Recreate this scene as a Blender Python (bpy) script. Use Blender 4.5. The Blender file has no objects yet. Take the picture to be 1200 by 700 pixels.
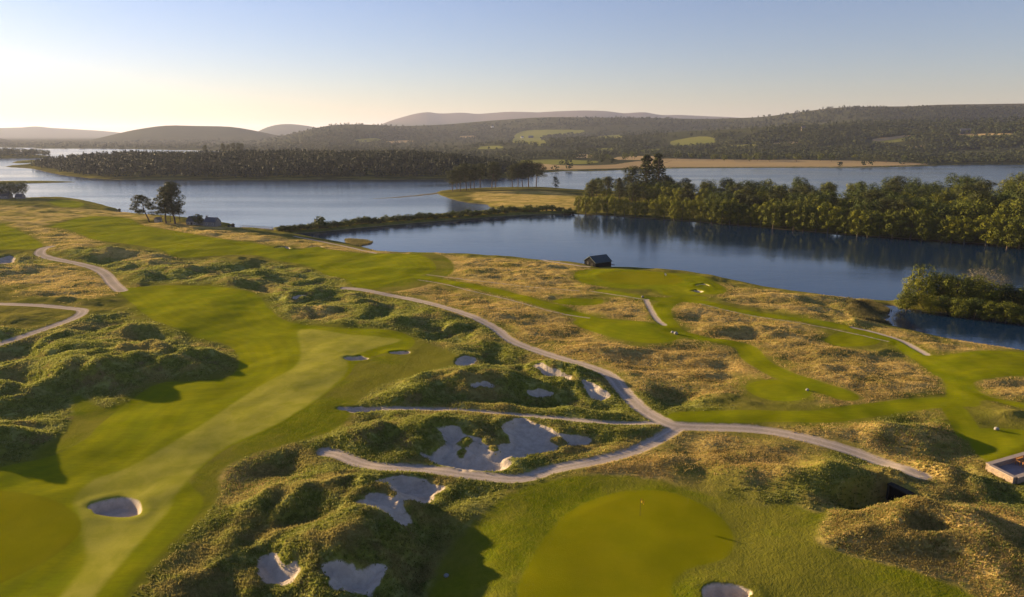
import bpy, math, random, time
import numpy as np
random.seed(7); rng = np.random.default_rng(7)
T0 = time.time()
SC = bpy.context.scene
COL = SC.collection

# ------------------------------------------------------------------ camera
H = 50.0                                   # drone height above the loch (m)
FPX, CU, CV, HORV = 800.0, 600.0, 350.0, 158.0
PITCH = math.atan((CV - HORV) / FPX)
cam = bpy.data.cameras.new('camera'); camo = bpy.data.objects.new('camera', cam); COL.objects.link(camo)
cam.sensor_width = 36.0; cam.lens = 36.0 * FPX / 1200.0
cam.clip_start = 0.5; cam.clip_end = 90000
camo.location = (0, 0, H); camo.rotation_euler = (math.pi / 2 - PITCH, 0, 0)
SC.camera = camo

# ------------------------------------------------------------------ sky and sun
SUN_EL, SUN_AZ = math.radians(10.5), math.radians(-61.0)      # azimuth from +Y, clockwise positive
SC.view_settings.view_transform = 'Standard'; SC.view_settings.look = 'None'
SC.view_settings.exposure = 1.80; SC.view_settings.gamma = 1.0
SC.view_settings.use_curve_mapping = False
world = bpy.data.worlds.new('World'); SC.world = world; world.use_nodes = True
wn = world.node_tree.nodes; wl = world.node_tree.links; wn.clear()
sky = wn.new('ShaderNodeTexSky'); sky.sky_type = 'NISHITA'; sky.sun_disc = False
sky.sun_elevation = SUN_EL; sky.sun_rotation = SUN_AZ
sky.air_density = 1.15; sky.dust_density = 0.2; sky.ozone_density = 1.5; sky.altitude = 50
bg = wn.new('ShaderNodeBackground'); bg.inputs['Strength'].default_value = 0.0435
wo = wn.new('ShaderNodeOutputWorld')
tint = wn.new('ShaderNodeMix'); tint.data_type = 'RGBA'; tint.blend_type = 'MULTIPLY'; tint.inputs[0].default_value = 1.0
tint.inputs[7].default_value = (0.80, 0.80, 1.16, 1)      # white balance of the air
wl.new(sky.outputs[0], tint.inputs[6]); wl.new(tint.outputs[2], bg.inputs[0]); wl.new(bg.outputs[0], wo.inputs[0])
sl = bpy.data.lights.new('sun', 'SUN'); sl.energy = 4.2; sl.angle = math.radians(0.6); sl.color = (1.0, 0.75, 0.41)
so = bpy.data.objects.new('sun', sl); COL.objects.link(so)
from mathutils import Vector
sund = Vector((math.sin(SUN_AZ) * math.cos(SUN_EL), math.cos(SUN_AZ) * math.cos(SUN_EL), math.sin(SUN_EL)))
so.rotation_euler = sund.to_track_quat('Z', 'Y').to_euler()
SC.cycles.use_denoising = True
SC.cycles.max_bounces = 6; SC.cycles.diffuse_bounces = 2; SC.cycles.glossy_bounces = 2
SC.cycles.transmission_bounces = 3; SC.cycles.volume_bounces = 0; SC.cycles.transparent_max_bounces = 8

# ------------------------------------------------------------------ helpers: nodes
class NT:
    def __init__(s, name):
        s.m = bpy.data.materials.new(name); s.m.use_nodes = True
        s.n = s.m.node_tree.nodes; s.l = s.m.node_tree.links; s.n.clear()
        s.out = s.n.new('ShaderNodeOutputMaterial')
    def put(s, sock, v):
        if isinstance(v, bpy.types.NodeSocket): s.l.new(v, sock)
        elif isinstance(v, (tuple, list)) and sock.type == 'RGBA': sock.default_value = (*v[:3], 1)
        else: sock.default_value = v
    def attr(s, name):
        n = s.n.new('ShaderNodeAttribute'); n.attribute_name = name; return n.outputs['Fac']
    def attrc(s, name):
        n = s.n.new('ShaderNodeAttribute'); n.attribute_name = name; return n.outputs['Color']
    def pos(s, scale=(1, 1, 1), rot=(0, 0, 0), kind='Position'):
        if kind == 'Position':
            g = s.n.new('ShaderNodeNewGeometry').outputs['Position']
        else:
            g = s.n.new('ShaderNodeTexCoord').outputs['Object']
        mp = s.n.new('ShaderNodeMapping'); s.l.new(g, mp.inputs[0])
        mp.inputs['Scale'].default_value = scale; mp.inputs['Rotation'].default_value = rot
        return mp.outputs[0]
    def noise(s, scale, detail=3, vec=None, rough=0.55, dist=0.0):
        n = s.n.new('ShaderNodeTexNoise'); n.inputs['Scale'].default_value = scale
        n.inputs['Detail'].default_value = detail; n.inputs['Roughness'].default_value = rough
        n.inputs['Distortion'].default_value = dist
        s.l.new(vec if vec is not None else s.pos(), n.inputs['Vector']); return n.outputs['Fac']
    def mr(s, v, a, b, c=0.0, d=1.0, smooth=True):
        n = s.n.new('ShaderNodeMapRange')
        if smooth: n.interpolation_type = 'SMOOTHSTEP'
        s.put(n.inputs['Value'], v)
        for k, x in zip(('From Min', 'From Max', 'To Min', 'To Max'), (a, b, c, d)): n.inputs[k].default_value = x
        return n.outputs['Result']
    def math(s, op, a, b=0.0, c=None):
        n = s.n.new('ShaderNodeMath'); n.operation = op; s.put(n.inputs[0], a); s.put(n.inputs[1], b)
        if c is not None: s.put(n.inputs[2], c)
        return n.outputs[0]
    def mix(s, f, a, b, blend='MIX'):
        n = s.n.new('ShaderNodeMix'); n.data_type = 'RGBA'; n.blend_type = blend
        s.put(n.inputs[0], f); s.put(n.inputs[6], a); s.put(n.inputs[7], b); return n.outputs[2]
    def bump(s, h, strength, dist=1.0, normal=None):
        n = s.n.new('ShaderNodeBump'); n.inputs['Strength'].default_value = strength
        n.inputs['Distance'].default_value = dist; s.put(n.inputs['Height'], h)
        if normal is not None: s.put(n.inputs['Normal'], normal)
        return n.outputs[0]
    def bsdf(s, color, rough=0.9, spec=0.2, normal=None, trans=None, metal=0.0):
        n = s.n.new('ShaderNodeBsdfPrincipled'); s.put(n.inputs['Base Color'], color)
        s.put(n.inputs['Roughness'], rough); n.inputs['Specular IOR Level'].default_value = spec
        n.inputs['Metallic'].default_value = metal
        if normal is not None: s.put(n.inputs['Normal'], normal)
        sh = n.outputs[0]
        if trans is not None:
            t = s.n.new('ShaderNodeBsdfTranslucent'); s.put(t.inputs[0], trans[1])
            mx = s.n.new('ShaderNodeMixShader'); mx.inputs[0].default_value = trans[0]
            s.l.new(sh, mx.inputs[1]); s.l.new(t.outputs[0], mx.inputs[2]); sh = mx.outputs[0]
        s.l.new(sh, s.out.inputs['Surface']); return s.m
    def rand(s):
        return s.n.new('ShaderNodeObjectInfo').outputs['Random']

def simple(name, col, rough=0.8, var=0.15, scale=3.0, spec=0.2, metal=0.0):
    t = NT(name); n = t.noise(scale, 4, t.pos(kind='Object'))
    c = t.mix(n, tuple(x * (1 - var * 2) for x in col), tuple(min(1, x * (1 + var * 2)) for x in col))
    return t.bsdf(c, rough, spec, metal=metal)

# ------------------------------------------------------------------ helpers: numpy noise
_tab = rng.random((64, 256)) * 2 * math.pi
_perm = np.array([np.random.default_rng(100 + i).permutation(256) for i in range(64)])
def perlin(x, y, seed=0):
    p = _perm[seed % 64]; g = _tab[seed % 64]
    xi = np.floor(x).astype(np.int64); yi = np.floor(y).astype(np.int64); xf = x - xi; yf = y - yi
    def dot(i, j):
        a = g[p[(p[(xi + i) & 255] + yi + j) & 255]]
        return np.cos(a) * (xf - i) + np.sin(a) * (yf - j)
    u = xf * xf * xf * (xf * (xf * 6 - 15) + 10); v = yf * yf * yf * (yf * (yf * 6 - 15) + 10)
    a = dot(0, 0); b = dot(1, 0); c = dot(0, 1); d = dot(1, 1)
    return ((a + u * (b - a)) * (1 - v) + (c + u * (d - c)) * v) * 1.5
def fbm(x, y, wl, octs=4, seed=0, gain=0.5):
    s = 0; amp = 1
    for o in range(octs):
        s = s + amp * perlin(x / wl + 17.3 * o, y / wl - 9.1 * o, seed + o); wl /= 2.03; amp *= gain
    return s
def ridged(x, y, wl, octs=4, seed=0, gain=0.5):
    s = 0; amp = 1; w = 1.0
    for o in range(octs):
        r = 1 - np.abs(perlin(x / wl + 31.7 * o, y / wl + 12.9 * o, seed + o)) * 1.6
        r = np.clip(r, 0, 1) ** 2 * w; s = s + amp * r; w = np.clip(r * 1.6, 0.2, 1); wl /= 2.1; amp *= gain
    return s
def sstep(x, a, b):
    t = np.clip((x - a) / (b - a), 0, 1); return t * t * (3 - 2 * t)

# ------------------------------------------------------------------ helpers: picture <-> world
CT, ST = math.cos(PITCH), math.sin(PITCH)
def ray(u, v):
    u = np.asarray(u, float); v = np.asarray(v, float)
    x = (u - CU) / FPX; y = -(v - CV) / FPX
    dx, dy, dz = x, CT + y * ST, -ST + y * CT
    hyp = np.hypot(dx, dy); return np.arctan2(dx, dy), dz / hyp
def plane(u, v, z=0.0):
    az, s = ray(u, v); r = (H - z) / np.maximum(-s, 1e-3); return r * np.sin(az), r * np.cos(az)
TERR = None       # (radii, angles, heights) of the latest terrain pass
def cast(u, v, rmin=40):
    """where the sight line through (u,v) meets the terrain (or the water)"""
    az, s = ray(np.atleast_1d(u), np.atleast_1d(v))
    R, A, Z = TERR
    ci = np.clip(np.interp(az, A, np.arange(len(A))), 0, len(A) - 1.001); c0 = ci.astype(int); f = ci - c0
    out = np.full(len(az), R[-1])
    for k in range(0, len(az), 2000):
        sl = slice(k, k + 2000)
        col = np.maximum(Z[:, c0[sl]] * (1 - f[sl]) + Z[:, c0[sl] + 1] * f[sl], 0.0)
        line = H + s[sl][None, :] * R[:, None]
        hit = (col >= line) & (R[:, None] > rmin); idx = np.argmax(hit, 0); ok = hit.any(0)
        i0 = np.maximum(idx - 1, 0); j = np.arange(col.shape[1])
        d0 = line[i0, j] - col[i0, j]; d1 = col[idx, j] - line[idx, j]
        t = np.clip(d0 / np.maximum(d0 + d1, 1e-6), 0, 1)
        out[sl] = np.where(ok, R[i0] + t * (R[idx] - R[i0]), R[-1])
    x = out * np.sin(az); y = out * np.cos(az)
    return x, y
def ground(x, y):
    R, A, Z = TERR
    x = np.atleast_1d(np.asarray(x, float)); y = np.atleast_1d(np.asarray(y, float))
    r = np.hypot(x, y); az = np.arctan2(x, y)
    ci = np.clip(np.interp(az, A, np.arange(len(A))), 0, len(A) - 1.001); c0 = ci.astype(int); f = ci - c0
    ri = np.clip(np.interp(r, R, np.arange(len(R))), 0, len(R) - 1.001); r0 = ri.astype(int); g = ri - r0
    return (Z[r0, c0] * (1 - f) + Z[r0, c0 + 1] * f) * (1 - g) + (Z[r0 + 1, c0] * (1 - f) + Z[r0 + 1, c0 + 1] * f) * g
def at(u, v):
    x, y = cast([u], [v]); return float(x[0]), float(y[0]), float(ground(x, y)[0])

def smooth_closed(P, k=4):
    P = np.asarray(P, float); n = len(P); out = []
    for i in range(n):
        p0, p1, p2, p3 = P[i - 1], P[i], P[(i + 1) % n], P[(i + 2) % n]
        for t in np.arange(k) / k:
            out.append(0.5 * (2 * p1 + (p2 - p0) * t + (2 * p0 - 5 * p1 + 4 * p2 - p3) * t * t + (3 * p1 - p0 - 3 * p2 + p3) * t ** 3))
    return np.array(out)
def smooth_open(P, k=5):
    P = np.asarray(P, float); Q = np.vstack([2 * P[0] - P[1], P, 2 * P[-1] - P[-2]]); out = []
    for i in range(1, len(Q) - 2):
        p0, p1, p2, p3 = Q[i - 1], Q[i], Q[i + 1], Q[i + 2]
        for t in np.arange(k) / k:
            out.append(0.5 * (2 * p1 + (p2 - p0) * t + (2 * p0 - 5 * p1 + 4 * p2 - p3) * t * t + (3 * p1 - p0 - 3 * p2 + p3) * t ** 3))
    out.append(P[-1]); return np.array(out)
def sdf_poly(X, Y, P, margin=15.0):
    """signed distance, positive inside, clamped at -margin"""
    out = np.full(X.shape, -margin)
    x0, y0 = P.min(0) - margin; x1, y1 = P.max(0) + margin
    m = (X > x0) & (X < x1) & (Y > y0) & (Y < y1)
    if not m.any(): return out
    x = X[m]; y = Y[m]; d = np.full(x.shape, 1e18); ins = np.zeros(x.shape, bool)
    n = len(P)
    for i in range(n):
        ax, ay = P[i]; bx, by = P[(i + 1) % n]; ex, ey = bx - ax, by - ay; L = ex * ex + ey * ey + 1e-9
        t = np.clip(((x - ax) * ex + (y - ay) * ey) / L, 0, 1)
        d = np.minimum(d, (x - ax - t * ex) ** 2 + (y - ay - t * ey) ** 2)
        if ay != by:
            c = ((ay > y) != (by > y)) & (x < ex * (y - ay) / ey + ax); ins ^= c
    d = np.sqrt(d); out[m] = np.maximum(np.where(ins, d, -d), -margin); return out
def sdf_line(X, Y, P, W, margin=15.0):
    """W = half width (number or per-point); positive inside the band"""
    out = np.full(X.shape, -margin); W = np.broadcast_to(np.asarray(W, float), (len(P),))
    x0, y0 = P.min(0) - margin; x1, y1 = P.max(0) + margin
    m = (X > x0) & (X < x1) & (Y > y0) & (Y < y1)
    if not m.any(): return out
    x = X[m]; y = Y[m]; best = np.full(x.shape, -1e9)
    for i in range(len(P) - 1):
        ax, ay = P[i]; bx, by = P[i + 1]; ex, ey = bx - ax, by - ay; L = ex * ex + ey * ey + 1e-9
        t = np.clip(((x - ax) * ex + (y - ay) * ey) / L, 0, 1)
        best = np.maximum(best, W[i] * (1 - t) + W[i + 1] * t - np.sqrt((x - ax - t * ex) ** 2 + (y - ay - t * ey) ** 2))
    out[m] = np.maximum(best, -margin); return out

# ------------------------------------------------------------------ plan of the place
# Shorelines (traced, then laid out on the water plane z = 0)
SHORE = dict(
 main=[(-900,236),(-300,236),(-60,235),(0,234),(60,233),(85,233.5),(105,237),(125,242),(139,246),(141,247.5),(132,249),(150,251),(190,254),(215,256),(240,259),(262,262),(272,264),(268,267),(285,269),(305,269),(325,272),(350,276),(375,281),(400,285),(425,291),(445,296),(480,298),(520,299),(560,301),(600,303.5),(650,308),(690,312),(712,315),(760,317),(800,320),(840,326),(870,332),(900,339),(940,345),(975,350),(1000,353),(1010,362),(1022,372),(1040,382),(1060,388),(1100,397),(1150,406),(1200,414),(1300,432),(1500,470),(1900,560),(2400,900),(600,3000),(-1500,900)],
 left_bar=[(-300,213),(-60,213),(20,212.5),(60,212.5),(90,213.5),(60,214.5),(20,215.5),(-60,217),(-300,220)],
 peninsula=[(512,226),(530,223),(560,221),(600,220),(640,220),(665,222),(700,224),(760,226),(850,230),(950,233),(1100,233),(1300,232),(1900,230),(1900,400),(1400,325),(1200,291),(1120,284),(1050,279),(950,272),(840,262),(760,256),(700,252),(660,250.5),(640,249),(600,251),(590,247),(574,243),(570,240),(550,238),(530,234)],
 spit=[(440,232.6),(470,230.6),(495,228),(515,225.6),(516,227),(495,229.4),(470,231.6),(440,233.2)],
 causeway=[(318,269),(345,267.2),(380,264),(420,260),(470,256),(520,252),(570,248),(600,245),(640,244),(670,247),(670,251),(640,251),(600,253),(570,255),(520,259),(470,263),(420,267.5),(385,271),(345,274),(325,273.5)],
 pond_isle=[(1000,350),(1030,352.5),(1048,353),(1075,346),(1110,342),(1160,342),(1250,345),(1400,352),(1400,392),(1250,380),(1200,376),(1140,370),(1090,366),(1060,362),(1046,358),(1030,358),(1000,357)],
 reed_bed=[(995,356),(1030,358),(1040,363),(1042,368),(1034,374),(1040,384),(1020,384),(1000,380)],
 reeds_small=[(402,281),(420,281),(436,284),(432,287.5),(418,288),(408,284)],
 forest_isle=[(6,195.5),(25,193.5),(40,191),(60,187),(120,186),(300,187),(440,189),(520,192),(570,196),(612,201),(638,203.5),(600,208),(560,210.3),(400,211),(300,211.5),(160,211),(120,210),(85,207),(60,203),(38,198)],
 islet=[(15,190.3),(30,188.8),(50,188.4),(50,190),(30,191.2),(18,191.3)],
 far_left=[(-600,181),(0,181),(30,181),(58,183),(60,184.4),(40,185.5),(0,186),(-600,190)],
)
FAR = [(-600,172.5),(0,173),(35,174.2),(90,174.4),(160,175),(300,178),(500,184),(590,194),(605,200),(640,202),(665,200.5),(700,200.5),(780,197.6),(850,197),(950,196.6),(1000,196.6),(1060,195.6),(1100,194),(1145,193),(1300,193),(1800,194)]
# hill crests: distance, inner half width, outer half width, crest line
RIDGES = [
 (13500, 3000, 3000, [(-400,156),(-200,153),(0,151.5),(40,149.8),(62,151.5),(100,153.5),(135,156),(170,160),(260,166)]),
 (9500, 1500, 2000, [(-400,160),(0,163.5),(30,163),(70,163.5),(110,167),(160,171)]),
 (5200, 900, 900, [(-400,158),(-60,159),(0,164.5),(14,169),(30,173)]),
 (5600, 1200, 1500, [(85,172),(105,167),(130,161),(160,154.5),(195,150),(230,150.4),(270,151.5),(300,156),(330,162),(360,168)]),
 (8800, 1500, 1500, [(290,164),(303,155),(318,148.5),(335,146),(355,147.5),(375,151.5),(400,158)]),
 (4500, 1700, 1800, [(280,170),(320,164),(345,159),(375,152.5),(400,149.6),(430,149.4),(470,150.5),(520,148.3),(560,144.5),(600,141.5),(640,139.5),(700,140.5),(760,141),(820,142),(870,141),(900,139.5),(960,133),(1000,131),(1060,131),(1100,129),(1150,127.5),(1200,125.8),(1400,120),(1800,118)]),
 (11000, 2500, 2500, [(425,156),(442,149.5),(455,144),(480,136.5),(500,133),(516,134.5),(540,133.6),(560,135),(580,134),(600,133.2),(630,134.4),(640,134),(680,133),(710,133.6),(730,135.6),(745,134.6),(757,134.2),(775,136.8),(800,136.2),(860,138),(900,139.5),(990,133),(1010,128.5),(1035,126.8),(1060,129),(1100,131)]),
 (2500, 900, 900, [(520,176),(560,172),(620,168),(700,165),(760,161),(800,158),(850,156),(900,153),(960,150),(1000,148),(1100,147),(1200,146),(1400,142),(1800,140)]),
]
# fields on the far hillsides and flats
FIELDS_GREEN = [
 [(845,172),(880,169),(888,173),(850,175)], [(700,160),(726,158),(730,161),(704,163)], [(960,172),(990,170),(992,173),(962,175)], [(415,164),(440,162),(446,165),(420,167)], [(560,172),(586,171),(588,174),(562,175)], [(750,176),(772,174.5),(776,177),(752,178)],
 [(603,159),(612,154),(630,152.5),(683,152.5),(680,156),(660,158),(640,159),(634,163),(644,170),(632,171),(615,168),(601,167.5)],
 [(786,166),(800,163),(820,160),(838,162),(836,170),(815,171),(790,171)], [(1064,165),(1085,160),(1072,163)],
 [(1114,161),(1130,158),(1185,157.5),(1188,160.5),(1150,162),(1118,162)], [(682,176),(720,173),(718,176),(695,177.5)],
 [(600,190),(640,187),(700,189),(690,192),(640,193)], [(1020,166),(1050,163),(1070,159),(1072,163),(1040,168)],
]
FIELDS_TAN = [
 [(905,168),(930,166),(935,169),(910,170.5)], [(1060,172),(1085,170.5),(1088,173),(1064,174)], [(452,166),(480,164.5),(484,166.5),(458,168)], [(536,160),(556,159),(556,161),(538,162)],
 [(592,192),(620,191),(660,194),(720,193),(760,187),(800,186),(850,187),(930,187.5),(1000,188.5),(1060,190.5),(1090,192.5),(1060,194),(1000,195.5),(900,196),(800,196),(720,197.5),(660,199),(620,199)],
 [(672,181.5),(694,181.5),(692,185),(674,185)], [(723,184),(770,183),(765,187),(725,187.5)],
 [(1022,163),(1056,159),(1070,158),(1060,161),(1030,166)], [(1120,157.5),(1188,156.6),(1188,158),(1140,159)],
]
# mown ground
FAIRWAY = [
 [(140,341),(160,337),(200,334.5),(255,336),(300,345),(315,362),(340,378),(400,384),(450,386),(478,393),(486,402),(474,411),(446,415),(420,425),(408,440),(390,455),(370,470),(330,495),(300,510),(262,528),(232,552),(222,566),(238,592),(195,640),(150,690),(120,740),(-60,900),(-400,900),(-400,600),(-60,565),(0,548),(60,535),(100,515),(115,500),(150,472),(185,450),(225,447),(268,442),(280,425),(270,406),(232,396),(215,387),(180,375),(160,360)],
 [(60,266),(75,260),(105,254),(150,256),(165,264),(200,270),(240,277),(280,283),(300,285),(330,292),(375,292),(425,297),(480,298),(502,303),(511,316),(485,325),(460,331),(440,338),(418,337),(405,327),(382,322),(362,312),(330,306),(300,299),(270,299),(208,302),(190,293),(150,286),(112,281),(95,275),(75,268)],
 [(-300,262),(-20,262),(6,265),(25,272),(42,281),(50,289),(30,293),(0,293),(-300,300)],
 [(58,236),(75,234.5),(98,238),(92,243),(70,242)],
 [(677,318),(700,315.5),(737,316),(780,319.5),(805,321),(828,326),(842,333),(851,340),(845,344.5),(825,345),(790,347),(775,345),(765,339),(735,338.5),(705,335.5),(682,331),(673,325)],
 [(672,379),(690,372),(712,374),(760,378),(793,386),(796,394),(788,400),(765,402.5),(740,400),(715,395)],
 [(648,353),(670,349),(703,351),(706,355),(690,358),(662,357)],
 [(965,399),(983,390),(1010,388),(1032,394),(1025,404),(985,406)],
 [(1068,414),(1100,417),(1150,411),(1200,413),(1300,420),(1500,470),(1500,520),(1260,489),(1200,479),(1155,469),(1143,477),(1120,473),(1108,470),(1108,450),(1090,432),(1075,424)],
 [(874,452),(898,445),(930,448),(951,458),(941,468),(910,470),(884,463)],
 [(1136,506),(1160,502),(1200,504),(1300,515),(1300,575),(1200,561),(1165,545),(1142,529)],
]
STRIPS = [  # mown walkways: centre line, half width m
 ([(478,323),(540,333),(600,346),(650,360),(690,374),(720,385)], 2.6),
 ([(818,349),(795,350),(778,358),(776,370),(790,388),(820,396),(868,405),(886,422),(912,437),(942,448),(988,463)], 2.6),
 ([(705,341),(760,350),(815,353),(880,367),(940,375),(1000,386),(1050,401),(1080,418),(1110,440)], 2.3),
 ([(800,490),(880,487),(960,488),(1020,480),(1080,473),(1130,470)], 2.4),
 ([(1105,470),(1118,480),(1128,495),(1138,512)], 2.0),
]
GREENS = [
 [(606,700),(620,660),(640,628),(660,605),(690,588),(730,576),(780,576),(820,590),(850,612),(860,635),(848,655),(805,668),(787,688),(792,715),(780,780),(620,780)],
 [(-60,572),(0,575),(40,580),(75,592),(94,612),(86,634),(50,660),(0,684),(-60,710)],
 [(700,322),(740,318),(790,322),(800,330),(780,334),(720,332)],
]
APRON = [  # short rough round the near green and along the fairway edges
 [(470,760),(500,700),(520,650),(556,612),(598,578),(650,562),(700,556),(760,560),(800,570),(840,582),(890,594),(925,590),(955,600),(975,592),(958,625),(965,640),(1030,658),(1090,676),(1150,720),(1150,900),(400,900)],
 [(222,566),(240,548),(300,508),(372,468),(408,440),(424,424),(460,414),(490,402),(520,410),(540,422),(500,436),(450,450),(420,470),(400,500),(340,520),(290,535),(262,552),(256,580),(240,600),(196,646),(150,700),(120,760),(100,760)],
 [(88,462),(120,478),(150,472),(120,500),(100,516),(60,536),(40,532),(80,500)],
 [(480,297),(520,300),(532,318),(500,334),(460,342),(420,342),(420,334),(500,322)],
]
LIGHT = [[(352,386),(410,392),(470,398),(440,408),(410,420),(405,438),(386,456),(368,470),(330,494),(300,508),(262,526),(232,550),(218,566),(206,580),(196,600),(160,640),(118,690),(80,740),(40,740),(70,700),(100,660),(96,630),(92,600),(86,585),(110,562),(150,548),(200,520),(245,492),(300,455),(345,430),(352,410)]]
SAND = [
 [(303,656),(318,650),(330,652),(334,662),(350,660),(354,664),(345,678),(330,683),(310,681),(302,672)],
 [(378,662),(395,658),(412,663),(425,666),(443,660),(452,672),(440,685),(425,694),(405,692),(386,681)],
 [(440,563),(470,560),(500,563),(518,572),(510,582),(495,588),(470,590),(480,604),(484,613),(472,617),(450,603),(425,593),(422,585),(440,580),(462,583),(462,576),(448,569)],
 [(510,500),(530,503),(548,508),(560,514),(575,521),(592,520),(597,514),(590,502),(598,494),(615,492),(640,500),(662,508),(692,511),(690,519),(665,522),(645,528),(622,532),(600,536),(597,548),(580,553),(550,550),(520,546),(500,536),(496,528),(512,526),(522,518)],
 [(626,428),(640,428),(652,434),(668,442),(668,447),(650,446),(636,438)],
 [(682,446),(694,448),(705,456),(714,464),(702,468),(690,462)],
 [(535,420),(545,417),(556,419),(557,425),(546,429),(536,427)],
 [(552,449),(565,447),(580,451),(574,455),(556,454)],
 [(618,456),(630,456),(646,460),(640,464),(624,462)],
 [(2,302),(12,300),(18,305),(8,309),(-4,308)], [(398,479),(420,477),(446,479),(430,482),(404,482)],
 [(344,347),(356,346),(358,349),(346,351)]
]
TUFTS_IN_SAND = [(546,515,1.2),(578,524,.9),(541,532,.8),(655,516,1.2),(503,522,1.3)]
BUNKERS = [(137,595,33,10.5),(850,696,31,12),(417,420,15,2.2),(469,413,13,2.0),(332,290.5,9,1.7),(370,290.5,9,1.7),(823,335,8,1.8),(817,341.5,7,1.4)]
PATHS = [
 ([(404,338),(425,340),(450,345),(500,355),(550,370),(580,385),(600,400),(640,415),(690,430),(715,441),(730,458),(750,478),(775,493),(800,500),(880,503),(940,513),(1000,530),(1050,549),(1078,560)], 1.45),
 ([(795,501),(772,515),(740,530),(700,540),(650,550),(610,561),(560,558),(500,550),(450,548),(420,543),(398,534),(380,530)], 1.2),
 ([(782,496),(720,496),(660,491),(600,486),(520,480),(400,479)], 0.7),
 ([(142,341),(132,332),(124,322),(112,315),(90,309),(60,303),(47,298),(50,292),(60,289)], 1.9),
 ([(-120,352),(-20,356),(40,358),(85,362),(97,365),(85,374),(40,390),(0,403),(-40,414)], 1.4),
 ([(757,352),(762,362),(770,375),(778,381)], 0.8),
 ([(680,341),(640,338),(600,334),(540,327),(500,322)], 0.36),
 ([(690,373),(650,366),(600,352),(560,343),(520,333),(490,328)], 0.32),
 ([(690,341),(750,350),(760,351)], 0.36),
 ([(820,356),(880,370),(940,379),(1000,391),(1040,400)], 0.3),
 ([(1000,382),(1050,397),(1072,408),(1086,416)], 0.8),
 ([(600,300),(640,306),(690,313)], 0.9), ([(345,277),(400,288),(440,297)], 0.9),
]
GOLD = [ # pale fescue
 [(498,298),(560,302),(640,308),(680,314),(672,328),(700,340),(680,345),(600,340),(520,325),(512,312)],
 [(450,342),(480,330),(560,345),(640,360),(690,378),(740,402),(800,402),(870,408),(900,435),(860,450),(800,455),(740,440),(660,415),(600,390),(560,370),(500,350)],
 [(790,350),(860,364),(940,385),(1000,410),(1080,425),(1105,450),(1080,472),(1000,478),(950,455),(900,420),(830,398),(790,380)],
 [(840,335),(900,342),(960,348),(1010,356),(1020,378),(1080,395),(1180,408),(1120,414),(1080,405),(1000,380),(900,362),(850,350)],
 [(700,352),(750,352),(770,372),(740,378),(700,368),(670,358)], [(590,340),(680,348),(700,355),(640,352)],
 [(-60,242),(0,242),(60,244),(140,248),(180,256),(150,262),(110,255),(60,260),(40,270),(0,258),(-60,258)],
 [(25,265),(60,268),(110,282),(100,290),(60,288),(45,276)], [(160,262),(220,262),(290,272),(420,292),(480,298),(420,296),(300,284),(220,275)],
 [(60,310),(110,318),(130,335),(118,350),(60,345),(0,330),(-40,320),(0,312)],
 [(130,295),(200,300),(195,308),(140,306)], [(1140,445),(1200,440),(1300,450),(1300,480),(1200,474),(1150,462)],
 [(700,545),(780,520),(860,520),(930,530),(900,560),(800,555),(700,560)], [(970,600),(1040,580),(1150,600),(1300,640),(1300,700),(1120,680),(1020,650)],
 [(1000,520),(1050,500),(1130,540),(1120,560),(1060,548)], [(600,505),(660,515),(600,510)],
 [(350,360),(380,366),(375,374),(350,368)], [(900,505),(1000,500),(1100,500),(1130,520),(1060,530),(980,520)],
 [(560,225),(660,226),(680,240),(650,247),(600,243),(565,236)], [(262,560),(300,545),(330,556),(290,576),(258,590)],
]
DUNE = [ # hummocky dune grass
 [(60,300),(150,302),(260,305),(330,310),(400,322),(420,338),(500,357),(570,382),(600,402),(690,432),(722,448),(745,478),(690,492),(775,498),(740,528),(660,548),(600,562),(560,600),(520,650),(480,760),(130,760),(200,646),(250,596),(262,552),(300,530),(400,498),(420,465),(500,430),(540,418),(480,392),(400,380),(330,372),(310,355),(270,335),(180,330),(140,322),(90,306)],
 [(-400,385),(0,385),(90,375),(130,368),(180,378),(230,398),(276,405),(280,425),(230,447),(185,448),(130,470),(100,512),(60,532),(-400,600)],
 [(-400,300),(40,300),(50,310),(0,325),(-400,330)],
 [(900,575),(940,555),(985,545),(1060,562),(1180,620),(1300,680),(1300,720),(1150,670),(1050,640),(985,622),(965,600),(930,590)],
 [(1040,545),(1100,530),(1180,545),(1300,570),(1300,650),(1200,612),(1090,565)],
 [(750,462),(760,478),(790,490),(830,488),(820,470),(780,455)],
 [(995,548),(1040,543),(1090,556),(1100,592),(1010,592)],
 [(1030,492),(1060,485),(1110,505),(1090,520),(1040,512)],
 [(80,292),(140,292),(200,298),(150,302),(80,300)], [(940,350),(1000,356),(1010,378),(980,372)],
]
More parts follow.
